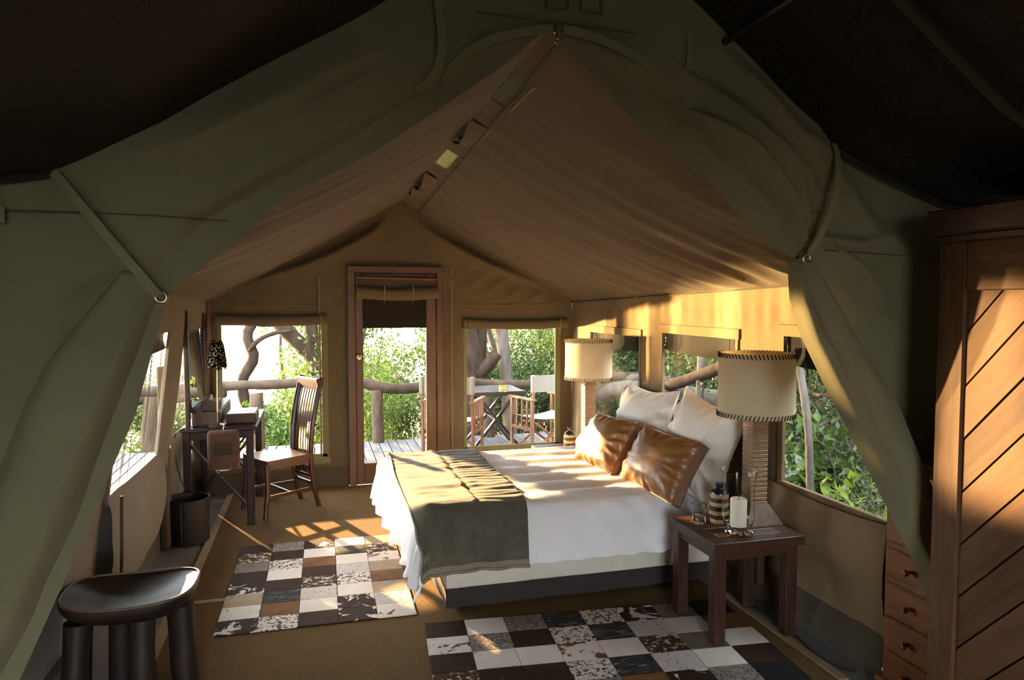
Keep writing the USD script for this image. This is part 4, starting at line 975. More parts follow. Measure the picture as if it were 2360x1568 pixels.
rb = thing('letter_box', 'low wooden letter box on the desk, nearer the chair', 'box', (-1.28, 5.68, DH))
part(rb, 'body', bx((-1.385, 5.55, DH + .0005), (-1.185, 5.86, DH + .072), .003), 'box_wood')
for k in range(2):
    part(rb, 'drawer_front', bx((-1.187, 5.56 + k * .148, DH + .010), (-1.180, 5.70 + k * .148, DH + .064), .002), 'box_wood')
tb = thing('tissue_box', 'wooden tissue box on the drawer box, a white tissue sticking out', 'tissue box', (-1.49, 5.62, DH + .106))
part(tb, 'body', bx((-1.545, 5.50, DH + .106), (-1.435, 5.74, DH + .175), .003), 'box_wood')
u, v = np.meshgrid(np.linspace(0, 1, 14), np.linspace(0, 1, 8), indexing='ij')
part(tb, 'tissue', gridmesh(np.stack([-1.49 + .02 * np.cos(u * 6) * (1 - .6 * v) + .01 * N(u * 4, v * 3), 5.58 + .08 * u, DH + .172 + .045 * v * np.sin(np.pi * u) ** .5], -1)), 'paper', 'white paper tissue', smooth=True)

# mirror in its frame at the back of the desk
mr = thing('mirror', 'tall dark framed mirror standing at the back of the desk', 'mirror', (-1.63, 5.8, DH))
mx = -1.625
part(mr, 'post', bx((mx - .012, 5.40, DH + .0005), (mx + .018, 5.445, 1.555), .004), 'desk_wood_z')
part(mr, 'post', bx((mx - .012, 6.165, DH + .0005), (mx + .018, 6.21, 1.53), .004), 'desk_wood_z')
def mp(y, s, o=0.): return np.array([mx - .004 + .045 * (.5 - s) + o, y, .845 + .59 * s])
part(mr, 'glass', (np.array([mp(5.47, .03, .004), mp(6.13, .03, .004), mp(6.13, .98, .004), mp(5.47, .98, .004)]), np.array([[0, 1, 2], [0, 2, 3]])), 'mirror_glass')
for a, b in ((5.455, 5.455), (6.14, 6.14)):
    part(mr, 'frame', prism(mp(a, 0), mp(b, 1), .035, .016, side=(1, 0, 0)), 'desk_wood_z')
part(mr, 'frame', prism(mp(5.455, 0), mp(6.14, 0), .016, .035), 'desk_wood_y')
part(mr, 'frame', prism(mp(5.455, 1), mp(6.14, 1), .016, .02), 'desk_wood_y')

# feather lamp
fl = (-1.435, 5.475, DH)
t = thing('desk_lamp', 'slim brass desk lamp with a spotted feather shade', 'lamp', fl)
part(t, 'base', lathe([(0, 0.0005), (.062, .0005), (.064, .004), (.058, .010), (.03, .016), (.010, .022), (0, .024)], 40, fl), 'steel', 'round chrome foot', smooth=50)
part(t, 'stem', tube([(fl[0], fl[1], DH + .02), (fl[0] + .006, fl[1], DH + .46)], .0055, 10), 'brass', smooth=True)
part(t, 'shade', lathe([(.062, .425), (.040, .60), (.038, .60), (.060, .425)], 40, (fl[0] + .006, fl[1], DH)), 'feather', smooth=40)
ms = []
for k in range(300):
    a = rng.random() * 2 * math.pi; s = rng.random(); z0 = DH + .62 - .13 * s; ln = .055 + .05 * rng.random()
    r0 = .040 + .024 * (DH + .60 - z0) / .175 + .002; z1 = z0 - ln; r1 = r0 + .010 + .006 * rng.random()
    w = .006; c0 = np.array([math.cos(a), math.sin(a)]); n0 = np.array([-math.sin(a), math.cos(a)])
    o = np.array([fl[0] + .006, fl[1]])
    q = [np.r_[o + c0 * r0 - n0 * w * .5, z0], np.r_[o + c0 * r0 + n0 * w * .5, z0], np.r_[o + c0 * (r1 - .003) + n0 * w, z1 + .02], np.r_[o + c0 * r1 + n0 * rng.normal() * .003, z1], np.r_[o + c0 * (r1 - .003) - n0 * w, z1 + .02]]
    ms.append((np.array(q), np.array([[0, 1, 2], [0, 2, 4], [4, 2, 3]])))
part(t, 'feathers', cat(ms), 'feather', 'black feathers with white spots', kind='stuff')
# fleece bag hanging from the desk edge
bg = thing('fleece_bag', 'square brown fleece bag with a panel, hanging in front of the desk', 'bag', (-1.385, 5.35, .72))
def softbox(lo, hi, r, n=3):
    import manifold3d as m3
    s = m3.Manifold.sphere(r, 20)
    return m3.Manifold.batch_hull([s.translate([x, y, z]) for x in (lo[0] + r, hi[0] - r) for y in (lo[1] + r, hi[1] - r) for z in (lo[2] + r, hi[2] - r)])
part(bg, 'body', softbox((-1.49, 5.315, .435), (-1.275, 5.39, .715), .03), 'fleece', smooth=60)
for lo, hi in (((-1.443, .545), (-1.323, .553)), ((-1.443, .622), (-1.323, .630)), ((-1.443, .545), (-1.435, .630)), ((-1.331, .545), (-1.323, .630))):
    part(bg, 'panel_border', bx((lo[0], 5.308, lo[1]), (hi[0], 5.318, hi[1]), .002), 'fleece_emblem')
o = part(bg, 'panel', bx((-1.436, 5.311, .552), (-1.33, 5.318, .623), .002), 'fleece_panel', 'dark rectangular panel on the front')
e_ = trimesh.creation.icosphere(2, 1.0); part(o, 'emblem', (np.array(e_.vertices) * [.036, .004, .018] + [-1.383, 5.311, .588], np.array(e_.faces)), 'fleece_emblem', 'dark oval emblem', smooth=True)
part(bg, 'strap', tube([(-1.385, 5.36, .71), (-1.383, 5.385, .745), (-1.384, 5.41, .735)], .004, 8), 'string_white', 'white string')
part(bg, 'ring', tube([(-1.44, 5.35, .437), (-1.40, 5.345, .428), (-1.36, 5.35, .430), (-1.33, 5.36, .438)], .006, 8), 'string_white', smooth=True)
t = thing('desk_cable', 'black cable looping from the desk edge down to the floor', 'cable', (-1.62, 5.4, DH))
part(t, 'cord', tube(smoothpath([(-1.50, 5.45, DH + .006), (-1.62, 5.415, DH + .008), (-1.69, 5.385, DH - .02), (-1.705, 5.375, .58), (-1.68, 5.37, .42), (-1.62, 5.36, .20), (-1.60, 5.37, .03), (-1.52, 5.3, -.006), (-1.47, 5.25, -.006)], 60), .0045, 7), 'wire_black', smooth=True)
part(t, 'plug', bx((-1.54, 5.44, DH + .0005), (-1.505, 5.475, DH + .016), .005), 'wire_black')
single('adapter', bx((-1.60, 5.44, DH + .0005), (-1.575, 5.46, DH + .012), .004), 'steel', 'small shiny adapter on the desk corner beside the cable', 'adapter')

# dining chair
def chair():
    t = thing('dining_chair', 'tall slat-backed dark red wooden dining chair drawn up to the desk', 'chair', (-1.03, 5.80, 0), rotz=math.radians(119))
    p = lambda n, m, mt='chair_wood_z', **k: part(t, n, m, mt, local=True, **k)
    # local: +y forward
    import manifold3d as m3
    sw_f, sw_b, dp, sh = .21, .17, .20, .435
    for s in (-1, 1):
        p('leg', tube([(s * .182, .19, sh - .03), (s * .185, .19, .2), (s * .192, .215, .0012)], [.022, .021, .017], 8), smooth=40, label=None)
        path = smoothpath([(s * .145, -.255, .0012), (s * .148, -.20, .22), (s * .15, -.185, .44), (s * .158, -.20, .65), (s * .160, -.245, .88), (s * .158, -.285, 1.02)], 26)
        p('back_post', tube(path, np.linspace(.019, .021, 26), 8), smooth=40)
    # seat: dished, wider at the front
    u, v = np.meshgrid(np.linspace(-1, 1, 22), np.linspace(-1, 1, 22), indexing='ij')
    hw = sw_b + (sw_f - sw_b) * (v + 1) / 2
    x = u * hw; y = v * dp + .02 * (1 - u ** 2) * (v > 0) * v; z = sh - .014 * (1 - u ** 2) * (1 - v ** 2) 
    top = np.stack([x, y, z], -1); bot = np.stack([x, y, 0 * z + sh - .032], -1)
    v1, f1 = gridmesh(top); v2, f2 = gridmesh(bot, None, True)
    rim = []
    idx = [(i, 0) for i in range(22)] + [(21, j) for j in range(1, 22)] + [(i, 21) for i in range(20, -1, -1)] + [(0, j) for j in range(20, -1, -1)]
    rimP = np.array([[top[i, j], bot[i, j]] for i, j in idx])
    p('seat', cat([(v1, f1), (v2, f2), gridmesh(rimP)]), 'chair_wood_y', smooth=30)
    p('apron', prism((-.175, .185, sh - .055), (.175, .185, sh - .055), .018, .05), 'chair_wood_x')
    for s in (-1, 1):
        p('apron', prism((s * .178, .185, sh - .055), (s * .145, -.18, sh - .055), .018, .05), 'chair_wood_y')
        p('stretcher', prism((s * .186, .195, .155), (s * .146, -.205, .155), .018, .026), 'chair_wood_y')
    p('stretcher', prism((-.168, .0, .155), (.168, .0, .155), .018, .026), 'chair_wood_x')
    p('stretcher', prism((-.146, -.205, .19), (.146, -.205, .19), .018, .026), 'chair_wood_x')
    # crest and slats
    p('crest_rail', cat([prism((-.172, -.262, .965), (.172, -.262, .965), .028, .105, .008, side=(0, .35, 1))]), 'chair_wood_x')
    p('lower_rail', prism((-.15, -.205, .245), (.15, -.205, .245), .022, .03), 'chair_wood_x')
    for k in range(7):
        x = -.118 + k * .0393
        pth = smoothpath([(x * .95, -.206, .245), (x * .97, -.187, .45), (x, -.203, .65), (x, -.245, .88), (x, -.258, .925)], 16)
        P_ = []
        for q in pth: P_.append([q + [-.012, 0, 0], q + [.012, 0, 0], q + [.012, -.012, 0], q + [-.012, -.012, 0], q + [-.012, 0, 0]])
        p('slat', gridmesh(np.array(P_)), smooth=30)
    return t
chair()

# waste bin
bc = (-1.592, 5.19, -.0115)
t = thing('waste_bin', 'round black leather waste bin standing on the floor in front of the desk', 'bin', bc)
part(t, 'body', lathe([(0, 0), (.122, 0), (.126, .004), (.132, .30), (.130, .305), (.125, .304), (.120, .01), (0, .008)], 48, bc), 'bin_leather', smooth=50)
part(t, 'rim', lathe([(.124, .292), (.135, .292), (.136, .306), (.130, .309), (.124, .306)], 48, bc), 'bin_leather', smooth=50)
part(t, 'side_seam', tube([(bc[0] - .03, bc[1] - .123, .0), (bc[0] - .03, bc[1] - .130, .29)], .004, 6), 'stitch')

# carved stool, front left
sc = (-1.485, 3.18, 0)
t = thing('stool', 'squat dark carved wooden stool with a dished seat and thick legs', 'stool', sc)
SZ = .44
n_ = 64; rr_ = np.r_[np.linspace(0, .9, 16), .95, .985, 1.0]
th = np.linspace(0, 2 * np.pi, n_ + 1)
def outline(th):   # a rounded four-sided seat
    k = (np.abs(np.cos(th)) ** 3.2 + np.abs(np.sin(th)) ** 3.2) ** (-1 / 3.2)
    return np.stack([.25 * k * np.cos(th), .20 * k * np.sin(th)], -1)
O_ = outline(th)
dish = lambda r: SZ - .045 + .045 * r ** 2.2
crown = .022 * np.cos(th) ** 2
Ptop = np.array([[(sc[0] + o[0] * r, sc[1] + o[1] * r, dish(r) + c * r ** 2) for o, c in zip(O_, crown)] for r in rr_])
prof = [(1.0, 0), (1.004, -.01), (.995, -.028), (.96, -.045), (.80, -.075), (.5, -.10), (.0, -.13)]
Pbot = np.array([[(sc[0] + o[0] * r, sc[1] + o[1] * r, dish(1) + c * r ** 2 + z) for o, c in zip(O_, crown)] for r, z in prof])
part(t, 'seat', cat([gridmesh(Ptop), gridmesh(Pbot)]), 'stool_wood', smooth=50)
part(t, 'worn_rim', tube(np.array([(sc[0] + o[0] * .985, sc[1] + o[1] * .985, dish(1) + c - .001) for o, c in zip(O_, crown)]), .0055, 8), 'stool_rim', 'paler worn edge of the seat', smooth=True)
for dx, dy, ox, oy in ((-.17, -.11, -.02, -.02), (.06, -.13, .0, -.02), (.185, -.02, .015, 0), (-.07, .10, -.01, .03), (.14, .12, .02, .03), (-.20, .05, -.03, .01)):
    part(t, 'leg', tube([(sc[0] + dx, sc[1] + dy, SZ - .07), (sc[0] + dx + ox * .4, sc[1] + dy + oy * .4, .25), (sc[0] + dx + ox, sc[1] + dy + oy, -.0005 if dx > .1 else -.0005)], [.050, .046, .052], 18), 'stool_wood', smooth=40)

# ------------------------------------------------------------------ wardrobe and chest
wx, wy0, wy1, wh = 1.29, .62, 1.955, 1.90
t = thing('wardrobe', 'tall wooden wardrobe with diagonal plank doors at the right edge', 'wardrobe', (1.6, 1.3, 0))
part(t, 'carcass', bx((wx + .03, wy0 + .01, .06), (wx + .60, wy1 - .004, wh - .08), .004), 'robe_wood_z')
part(t, 'stile', bx((wx, wy1 - .105, .06), (wx + .035, wy1, wh - .085), .005), 'robe_wood_z')
part(t, 'stile', bx((wx, wy0, .06), (wx + .035, wy0 + .105, wh - .085), .005), 'robe_wood_z')
part(t, 'top_rail', bx((wx, wy0 + .104, wh - .245), (wx + .033, wy1 - .104, wh - .085), .004), 'robe_wood_y')
part(t, 'bottom_rail', bx((wx, wy0 + .104, .06), (wx + .033, wy1 - .104, .22), .004), 'robe_wood_y')
part(t, 'plinth', bx((wx + .01, wy0 + .01, -.012), (wx + .59, wy1 - .01, .065), .004), 'robe_wood_y')
part(t, 'cornice', cat([bx((wx - .012, wy0 - .012, wh - .088), (wx + .61, wy1 + .012, wh - .06), .006), bx((wx - .04, wy0 - .04, wh - .062), (wx + .63, wy1 + .022, wh + .022), .006)]), 'dark_wood_y', 'dark overhanging cornice')
py0, py1, pz0, pz1 = wy0 + .105, wy1 - .105, .22, wh - .245
rect = sbox(py0, pz0, py1, pz1)
sl = math.radians(180 - 48.3)          # planks rise towards the camera side
step = .176 * math.cos(math.radians(48.3))
nx_, nz_ = -math.sin(sl), math.cos(sl)
k0 = (1.85 * nx_ + 1.34 * nz_)
part(t, 'door_backing', bx((wx + .019, py0 - .01, pz0 - .01), (wx + .029, py1 + .01, pz1 + .01), .001), 'black_paint')
for k in range(-14, 16):
    c = k0 + (k + .5) * step
    cy, cz = c * nx_, c * nz_
    big = srot(sbox(cy - 4, cz - step / 2 + .0035, cy + 4, cz + step / 2 - .0035), math.degrees(sl), origin=(cy, cz))
    g_ = big.intersection(rect)
    if g_.is_empty or g_.area < 1e-4: continue
    for pg in getattr(g_, 'geoms', [g_]):
        m = trimesh.creation.extrude_polygon(pg, .011, engine='earcut')
        v = np.array(m.vertices); v = np.stack([wx + .021 - v[:, 2] + .0008 * ((k * 5) % 3), v[:, 0], v[:, 1]], -1)
        part(t, 'plank', (v, np.array(m.faces)[:, ::-1]), 'robe_plank_%d' % (k % 3))
cx, cy0, cy1, chh = 1.525, 2.015, 2.405, .98
t = thing('chest_of_drawers', 'narrow orange-brown chest of drawers behind the right doorway flap', 'chest of drawers', (1.75, 2.2, 0))
part(t, 'body', bx((cx + .004, cy0, .05), (1.96, cy1, chh), .004), 'chest_wood_z')
part(t, 'plinth', bx((cx - .03, cy0 - .0, -.012), (1.97, cy1 + .012, .055), .008), 'chest_wood_y')
part(t, 'top', bx((cx - .02, cy0 - .0, chh), (1.97, cy1 + .012, chh + .025), .006), 'chest_wood_y')
for za, zb_ in ((.060, .176), (.190, .322), (.338, .464), (.493, .608), (.637, .757), (.79, .90)):
    o = part(t, 'drawer', bx((cx - .012, cy0 + .02, za), (cx + .006, cy1 - .018, zb_), .005), 'chest_wood_y')
    m = V(lathe([(0, 0), (.007, 0), (.007, .018), (.013, .026), (.014, .034), (.010, .041), (0, .043)], 18))
    v = m[0]; v = np.stack([cx - .012 - v[:, 2], cy1 - .155 + v[:, 0], (za + zb_) / 2 + v[:, 1]], -1)
    part(o, 'knob', (v, m[1]), 'chest_wood_z', 'turned wooden knob', smooth=40)
t = thing('floor_cable', 'thin black cable lying on the floor under the near table', 'cable', (1.5, 3.1, 0))
part(t, 'cord', tube(smoothpath([(1.46, 3.45, .02), (1.49, 3.2, .0), (1.50, 3.0, -.006), (1.48, 2.85, -.006), (1.45, 2.75, .004), (1.47, 2.62, -.004), (1.52, 2.55, -.006)], 50), .0035, 7), 'wire_black', smooth=True)

# ------------------------------------------------------------------ outside: deck, rail, furniture
DZ = -.035
dk = thing('deck', 'weathered grey plank deck behind the back windows', 'deck', (0, 7.5, DZ))
x = -4.2; k = 0
while x < 3.6:
    w_ = .092 + .006 * rng.random()
    cut = 6.9 + 1.4 * rng.random()
    mat = 'deck_wood_' + 'abc'[rng.integers(3)]
    ang = .10 * 0
    for a, b in ((LB + .03, cut - .004), (cut + .004, 8.52 + .03 * rng.random())):
        part(dk, 'plank', bx((x, a, DZ - .03 + .002 * rng.random()), (x + w_, b, DZ + .002 * rng.random()), .004), mat)
    x += w_ + .009; k += 1
part(dk, 'joist', cat([bx((-4.2, y, DZ - .16), (3.6, y + .06, DZ - .04), .004) for y in (6.6, 7.5, 8.4)]), 'post_wood')
GZ = -1.0
def log(name, label, P, R, mat, cat__='log', n=60, seed=0, knob=.25, group=None, sides=14):
    Q = smoothpath(P, n); r = np.interp(np.linspace(0, 1, n), np.linspace(0, 1, len(np.atleast_1d(R))), np.atleast_1d(R)) * (1 + knob * N(np.arange(n) * .22, seed, 0, 1, seed))
    v, f = tube(Q, r, sides)
    v = v + .12 * np.mean(r) * np.stack([N(v[:, 0], v[:, 1], v[:, 2], 9, seed + s) for s in (1, 2, 3)], -1)
    return single(name, (v, f), mat, label, cat__, smooth=True, group=group)
YR = 8.45
log('railing_log', 'long sagging log handrail along the far edge of the deck', [(-3.6, YR, .74), (-2.2, YR, .66), (-1.55, YR, .685), (-.85, YR, .705), (-.55, YR, .735), (-.2, YR, .665), (.1, YR, .595), (.45, YR, .60), (.9, YR, .635), (1.45, YR, .60), (2.1, YR, .615), (3.4, YR, .62)], [.058, .06, .056, .05, .06, .062, .055, .06, .058], 'log_bark', 'railing', 120, 3, .3)
for xx, r_, lab in ((-1.40, .078, 'deck post under the rail left of the chair'), (-.065, .072, 'deck post under the rail, seen through the door'), (1.27, .085, 'deck post under the rail behind the deck table'), (2.6, .08, 'deck post under the rail right of the deck chair')):
    log('deck_post', 'grey wooden ' + lab, [(xx, YR, DZ - .9), (xx + .01, YR, .2), (xx, YR, .59)], [r_, r_, r_ * .95], 'post_wood', 'post', 14, int(xx * 10) + 30, .08)
# deck outside the left wall with its rail
log('railing_log', 'log handrail seen through the left wall windows', [(-3.2, 5.0, .50), (-3.15, 6.4, .54), (-3.25, 7.4, .50), (-3.5, YR, .62)], [.07, .06, .075, .07], 'log_bark', 'railing', 40, 23, .3)
log('deck_post', 'thick post seen through the nearest left window', [(-2.72, 9.9, -1), (-2.74, 9.9, .3), (-2.70, 9.9, .52)], [.13, .12, .12], 'post_wood', 'post', 14, 25, .1)
log('railing_log', 'dark log rail beyond the left windows, further off', [(-4.6, 9.2, .42), (-3.2, 9.9, .38), (-2.3, 10.0, .40), (-1.9, 9.9, .44)], [.09, .10, .08, .07], 'log_bark', 'railing', 40, 24, .3)

# deck table with crossed legs
ty = 7.62
t = thing('deck_table', 'dark square deck table on crossed legs between the two canvas chairs', 'table', (1.2, 7.75, DZ))
for k in range(5):
    part(t, 'top_board', bx((.90, ty + k * .126, .595), (1.50, ty + .118 + k * .126, .622), .004), 'desk_wood_x' if False else 'black_paint')
part(t, 'top_edge', bx((.89, ty - .02, .575), (1.51, ty, .625), .004), 'black_paint')
for y in (ty + .06, ty + .50):
    part(t, 'leg', prism((.95, y, .60), (1.46, y, DZ + .012), .05, .03), 'black_paint')
    part(t, 'leg', prism((1.44, y + .035, .60), (.93, y + .035, DZ + .012), .05, .03), 'black_paint')
part(t, 'stretcher', bx((1.18, ty + .06, .27), (1.22, ty + .53, .30), .004), 'black_paint')
t = thing('candle_jar', 'small yellowish glass candle jar on the deck table', 'jar', (1.24, 7.6, .623))
part(t, 'glass_wall', lathe([(0, 0), (.04, 0), (.044, .006), (.044, .07), (.041, .07), (.039, .008), (0, .006)], 28, (1.24, 7.6, .6235)), 'lantern_glass', smooth=40)
part(t, 'wax', lathe([(0, .008), (.038, .008), (.038, .035), (0, .035)], 24, (1.24, 7.6, .6235)), 'candle_wax', smooth=40)

def director(label, loc, rot):
    t = thing('folding_chair', label, 'chair', loc, rotz=rot, group='canvas folding chairs on the deck')
    p = lambda n, m, mt='teak_z', **k: part(t, n, m, mt, local=True, **k)
    # local: faces +y ; side frames at x = +-.27
    for s in (-1, 1):
        for y, h in ((.20, .60), (-.20, .60)):
            p('leg', bx((s * .27 - .014, y - .02, .0), (s * .27 + .014, y + .02, h), .003))
        p('arm', bx((s * .27 - .025, -.25, .60), (s * .27 + .025, .27, .622), .004), 'teak_y')
        p('side_rail', bx((s * .27 - .011, -.19, .27), (s * .27 + .011, .19, .305), .003), 'teak_y')
        for y in (-.10, -.0, .10):
            p('baluster', bx((s * .27 - .008, y - .011, .30), (s * .27 + .008, y + .011, .602), .002))
        p('back_post', bx((s * .27 - .012, -.235, .60), (s * .27 + .012, -.205, .86), .003))
    for y in (.165, -.165):
        p('brace', prism((-.26, y, .02), (.26, y, .40), .026, .02), 'teak_x')
        p('brace', prism((.26, y + .022, .02), (-.26, y + .022, .40), .026, .02), 'teak_x')
    u, v = np.meshgrid(np.linspace(-1, 1, 14), np.linspace(-1, 1, 6), indexing='ij')
    top = np.stack([u * .262, v * .19, .415 - .03 * (1 - u ** 2)], -1)
    p('seat', cat([gridmesh(top), gridmesh(top - [0, 0, .008], None, True)]), 'chair_canvas', smooth=40)
    bk = np.stack([u * .285, -.22 - .035 * (1 - u ** 2) - .0, .785 + v * .09], -1)
    p('backrest', cat([gridmesh(bk), gridmesh(bk - [0, .006, 0], None, True)]), 'chair_canvas', smooth=40)
    for s in (-1, 1):
        p('back_sleeve', bx((s * .272 - .022, -.245, .69), (s * .272 + .022, -.195, .878), .008), 'chair_canvas')
    return t
d1 = director('canvas folding chair on the deck, right of the dark table', (1.65, 7.44, DZ + .003), math.radians(17))
dup(d1, (.655, 7.46, DZ + .003), math.radians(-27), 'canvas folding chair on the deck, left of the dark table')

# ------------------------------------------------------------------ land and river
Xg, Yg = np.meshgrid(np.linspace(-16, 40, 113), np.linspace(-14, 60, 149), indexing='ij')
zg = GZ + .35 * N(Xg, Yg, 0, .35, 91) - .12 * np.maximum(0, -Xg - 6) * .6 + .10 * np.maximum(0, Xg - 3)
inside = (np.abs((Xg[:-1, :-1] + Xg[1:, 1:]) / 2) < 4) & (np.abs((Yg[:-1, :-1] + Yg[1:, 1:]) / 2 - 2) < 6)
single('ground', gridmesh(np.stack([Xg, Yg, np.minimum(zg, np.where((np.abs(Xg) < 4.5) & (Yg < 9), -.3, 9))], -1)), 'earth', 'earthy ground under the trees around the tent', kind='structure', smooth=True)
single('river', bx((-140, -60, -2.2), (60, 200, -1.95), .01), 'river', 'river lying below the bank beyond the trees', kind='structure')
u, v = np.meshgrid(np.linspace(-140, -20, 40), np.linspace(45, 170, 40), indexing='ij')
single('far_bank', gridmesh(np.stack([u, v, -1.9 + .4 * N(u, v, 0, .05, 92) + .02 * np.maximum(0, v - 60)], -1)), 'river_bank', 'pale grassy far bank in hazy light', kind='structure', smooth=True)

# ------------------------------------------------------------------ foliage
def crown(name, label, center, radii, n, leaf, mat, seed, stems=7, group=None, ground=GZ, clump=26, stem_r=.018, stemmat='bark_grey', aspect=2.0):
    r = np.random.default_rng(seed)
    t = thing(name, label, 'tree' if 'tree' in name else 'bush', (center[0], center[1], ground), group=group)
    c = np.array([center[0], center[1], center[2]]); R = np.array(radii)
    d = r.normal(size=(clump, 3)); d /= np.linalg.norm(d, axis=1, keepdims=True)
    cl = c + d * R * (r.random((clump, 1)) ** .45) * .82
    cr = R.mean() * (.22 + .20 * r.random(clump))
    k = r.integers(0, clump, n)
    d = r.normal(size=(n, 3)); d /= np.linalg.norm(d, axis=1, keepdims=True)
    P = cl[k] + d * cr[k][:, None] * (r.random((n, 1)) ** .5)
    P = P[P[:, 2] > ground - .1]; n = len(P)
    ax = r.normal(size=(n, 3)) + [0, 0, -.3]; ax /= np.linalg.norm(ax, axis=1, keepdims=True)
    sd = np.cross(ax, r.normal(size=(n, 3)) * .6 + [0, 0, 1]); sd /= np.linalg.norm(sd, axis=1, keepdims=True)
    nm = np.cross(ax, sd)
    l = leaf * (.6 + .8 * r.random((n, 1))); w = l / aspect
    q = np.stack([P - ax * l * .5, P + sd * w * .5 + nm * w * .12, P + ax * l * .5, P - sd * w * .5 + nm * w * .12], 1).reshape(-1, 3)
    b = np.arange(n)[:, None] * 4
    f = np.vstack([b + [0, 1, 2], b + [0, 2, 3]])
    part(t, 'foliage', (q, f), mat, kind='stuff')
    ms = []
    for s in range(stems):
        e0 = cl[r.integers(clump)]; base = np.array([c[0] + R[0] * .3 * r.normal() * .5, c[1] + R[1] * .3 * r.normal() * .5, ground - .15])
        mid = (base + e0) / 2 + r.normal(size=3) * R * .10
        ms.append(tube(smoothpath([base, mid, e0, e0 + r.normal(size=3) * R * .12], 10), np.linspace(stem_r, stem_r * .25, 10), 6))
    if ms: part(t, 'stems', cat(ms), stemmat, smooth=True)
    return t
bush_kinds = [crown('bush', 'leafy green bush below the deck rail, left of the chair', (-1.0, 9.6, -.1), (.95, .7, 1.0), 5200, .065, 'leaf_fresh', 1),
              crown('bush', 'dense green bush below the rail, seen through the door', (.35, 9.7, -.05), (1.0, .75, 1.05), 5600, .055, 'leaf_fresh', 2),
              crown('bush', 'deep green bush beyond the deck table', (2.3, 10.8, .0), (.9, .7, .95), 5400, .07, 'leaf_deep', 3),
              crown('bush', 'dry grey-green shrub outside the nearest right window', (3.6, 3.9, .2), (.9, 1.0, 1.2), 5600, .05, 'leaf_grey', 4),
              crown('bush', 'fresh leafy shrub with broad leaves at the bottom of the nearest right window', (2.75, 3.55, .0), (.55, .6, .62), 700, .13, 'leaf_fresh', 5, clump=14)]
more = [ # kind, x, y, rot, scale, label
    (0, (-2.6, 10.4), 1.0, 1.0), (0, (-4.2, 11.5), 2.2, 1.15), (1, (-.5, 11.2), .5, 1.2), (1, (1.3, 11.2), 3.0, 1.25), (0, (.3, 12.6), 1.2, 1.2), (2, (3.3, 10.4), 2.0, 1.1), (2, (1.9, 12.8), .9, 1.15), (1, (3.2, 12.8), .3, 1.25), (2, (4.4, 12.0), 4.2, 1.6),
    (3, (4.3, 5.4), 1.4, 1.2), (3, (4.9, 7.3), 2.4, 1.4), (2, (4.6, 9.0), 3.6, 1.3), (3, (5.6, 4.4), .4, 1.6), (2, (6.6, 6.4), 1.9, 1.7), (1, (6.4, 9.0), 1.1, 1.8), (3, (6.4, 2.6), 2.8, 1.6), (1, (8.4, 11.0), .6, 2.2), (3, (8.6, 7.5), 2.1, 2.1), (2, (8.8, 4.4), 3.0, 2.2), (1, (5.4, 14.0), 1.7, 2.0), (3, (3.9, 7.0), 4.6, 1.0), (1, (5.6, 11.2), 5.2, 1.6), (2, (11, 8.5), 5.2, 2.6), (3, (11, 13), 1.2, 2.8)]
more += [(4, (2.9, 4.5), .4, .9), (4, (3.3, 3.0), 2.0, 1.2), (4, (2.6, 2.9), 4.0, .8), (4, (3.6, 5.0), 5.0, 1.1), (4, (3.2, 6.2), 1.0, 1.0), (4, (3.0, 7.6), 3.3, .9), (3, (3.5, 4.4), 1.2, .62), (3, (3.4, 3.2), 3.2, .6), (2, (4.4, 4.2), .3, .7)]
VIEWS = [(-9e9, 790, 'left back window'), (790, 1030, 'door'), (1030, 1330, 'right back window'), (1330, 1490, 'window behind the far lamp'), (1490, 1740, 'window over the bed head'), (1740, 9e9, 'nearest right window')]
ORDER = ['nearest', 'second nearest', 'third nearest', 'fourth nearest', 'fifth nearest', 'sixth nearest', 'seventh nearest', 'eighth nearest', 'ninth nearest', 'tenth nearest', 'eleventh nearest', 'twelfth nearest', 'thirteenth nearest', 'fourteenth nearest'] + ['%dth nearest' % q for q in range(15, 40)]
seen = {}
for k, (i, p_, r_, s_) in sorted(enumerate(more), key=lambda q: np.hypot(q[1][1][0] - CAM[0], q[1][1][1])):
    rel = np.array([p_[0], p_[1], 0]) - CAM
    column = 1180 + FPX * (rel @ rt) / (rel @ fw)
    where = [w for a, b, w in VIEWS if a <= column < b][0]
    rank = seen[where] = seen.get(where, -1) + 1
    tone = ['fresh green', 'dense green', 'deep green', 'grey-green', 'broad-leaved'][i]
    o = dup(bush_kinds[i], (p_[0], p_[1], GZ + .05), r_, f'{tone} bush, {ORDER[rank]} of the clumps in the {where}', s_)
    cd(stage.GetPrimAtPath(o.path), group=f'bushes seen through the {where}')

# taller trees: crowns above rail height
tr = [crown('tree', 'pale green tree filling the left part of the doorway view', (-.55, 13.5, 1.9), (1.5, 1.2, 2.0), 9000, .075, 'leaf_fresh', 11, 10, stem_r=.05),
      crown('tree', 'dark green tree on the right side of the doorway view', (2.15, 15.2, 1.5), (.95, 1.0, 1.9), 6500, .08, 'leaf_deep', 12, 8, stem_r=.05),
      crown('tree', 'bright green creeper-clad tree right of the window over the deck table', (4.3, 13.5, 1.6), (1.3, 1.2, 1.9), 8000, .085, 'leaf_fresh', 13, 8, stem_r=.06),
      crown('tree', 'brown-leaved thorny tree at the top right of the left back window', (-1.75, 12.5, 1.9), (.85, .9, 1.0), 5200, .05, 'leaf_olive', 14, 0, stem_r=.035, stemmat='bark_dark'),
      crown('tree', 'olive tree seen high through the right wall windows', (6.2, 10.6, 1.9), (1.7, 1.5, 1.6), 8000, .075, 'leaf_olive', 15, 9, stem_r=.05)]
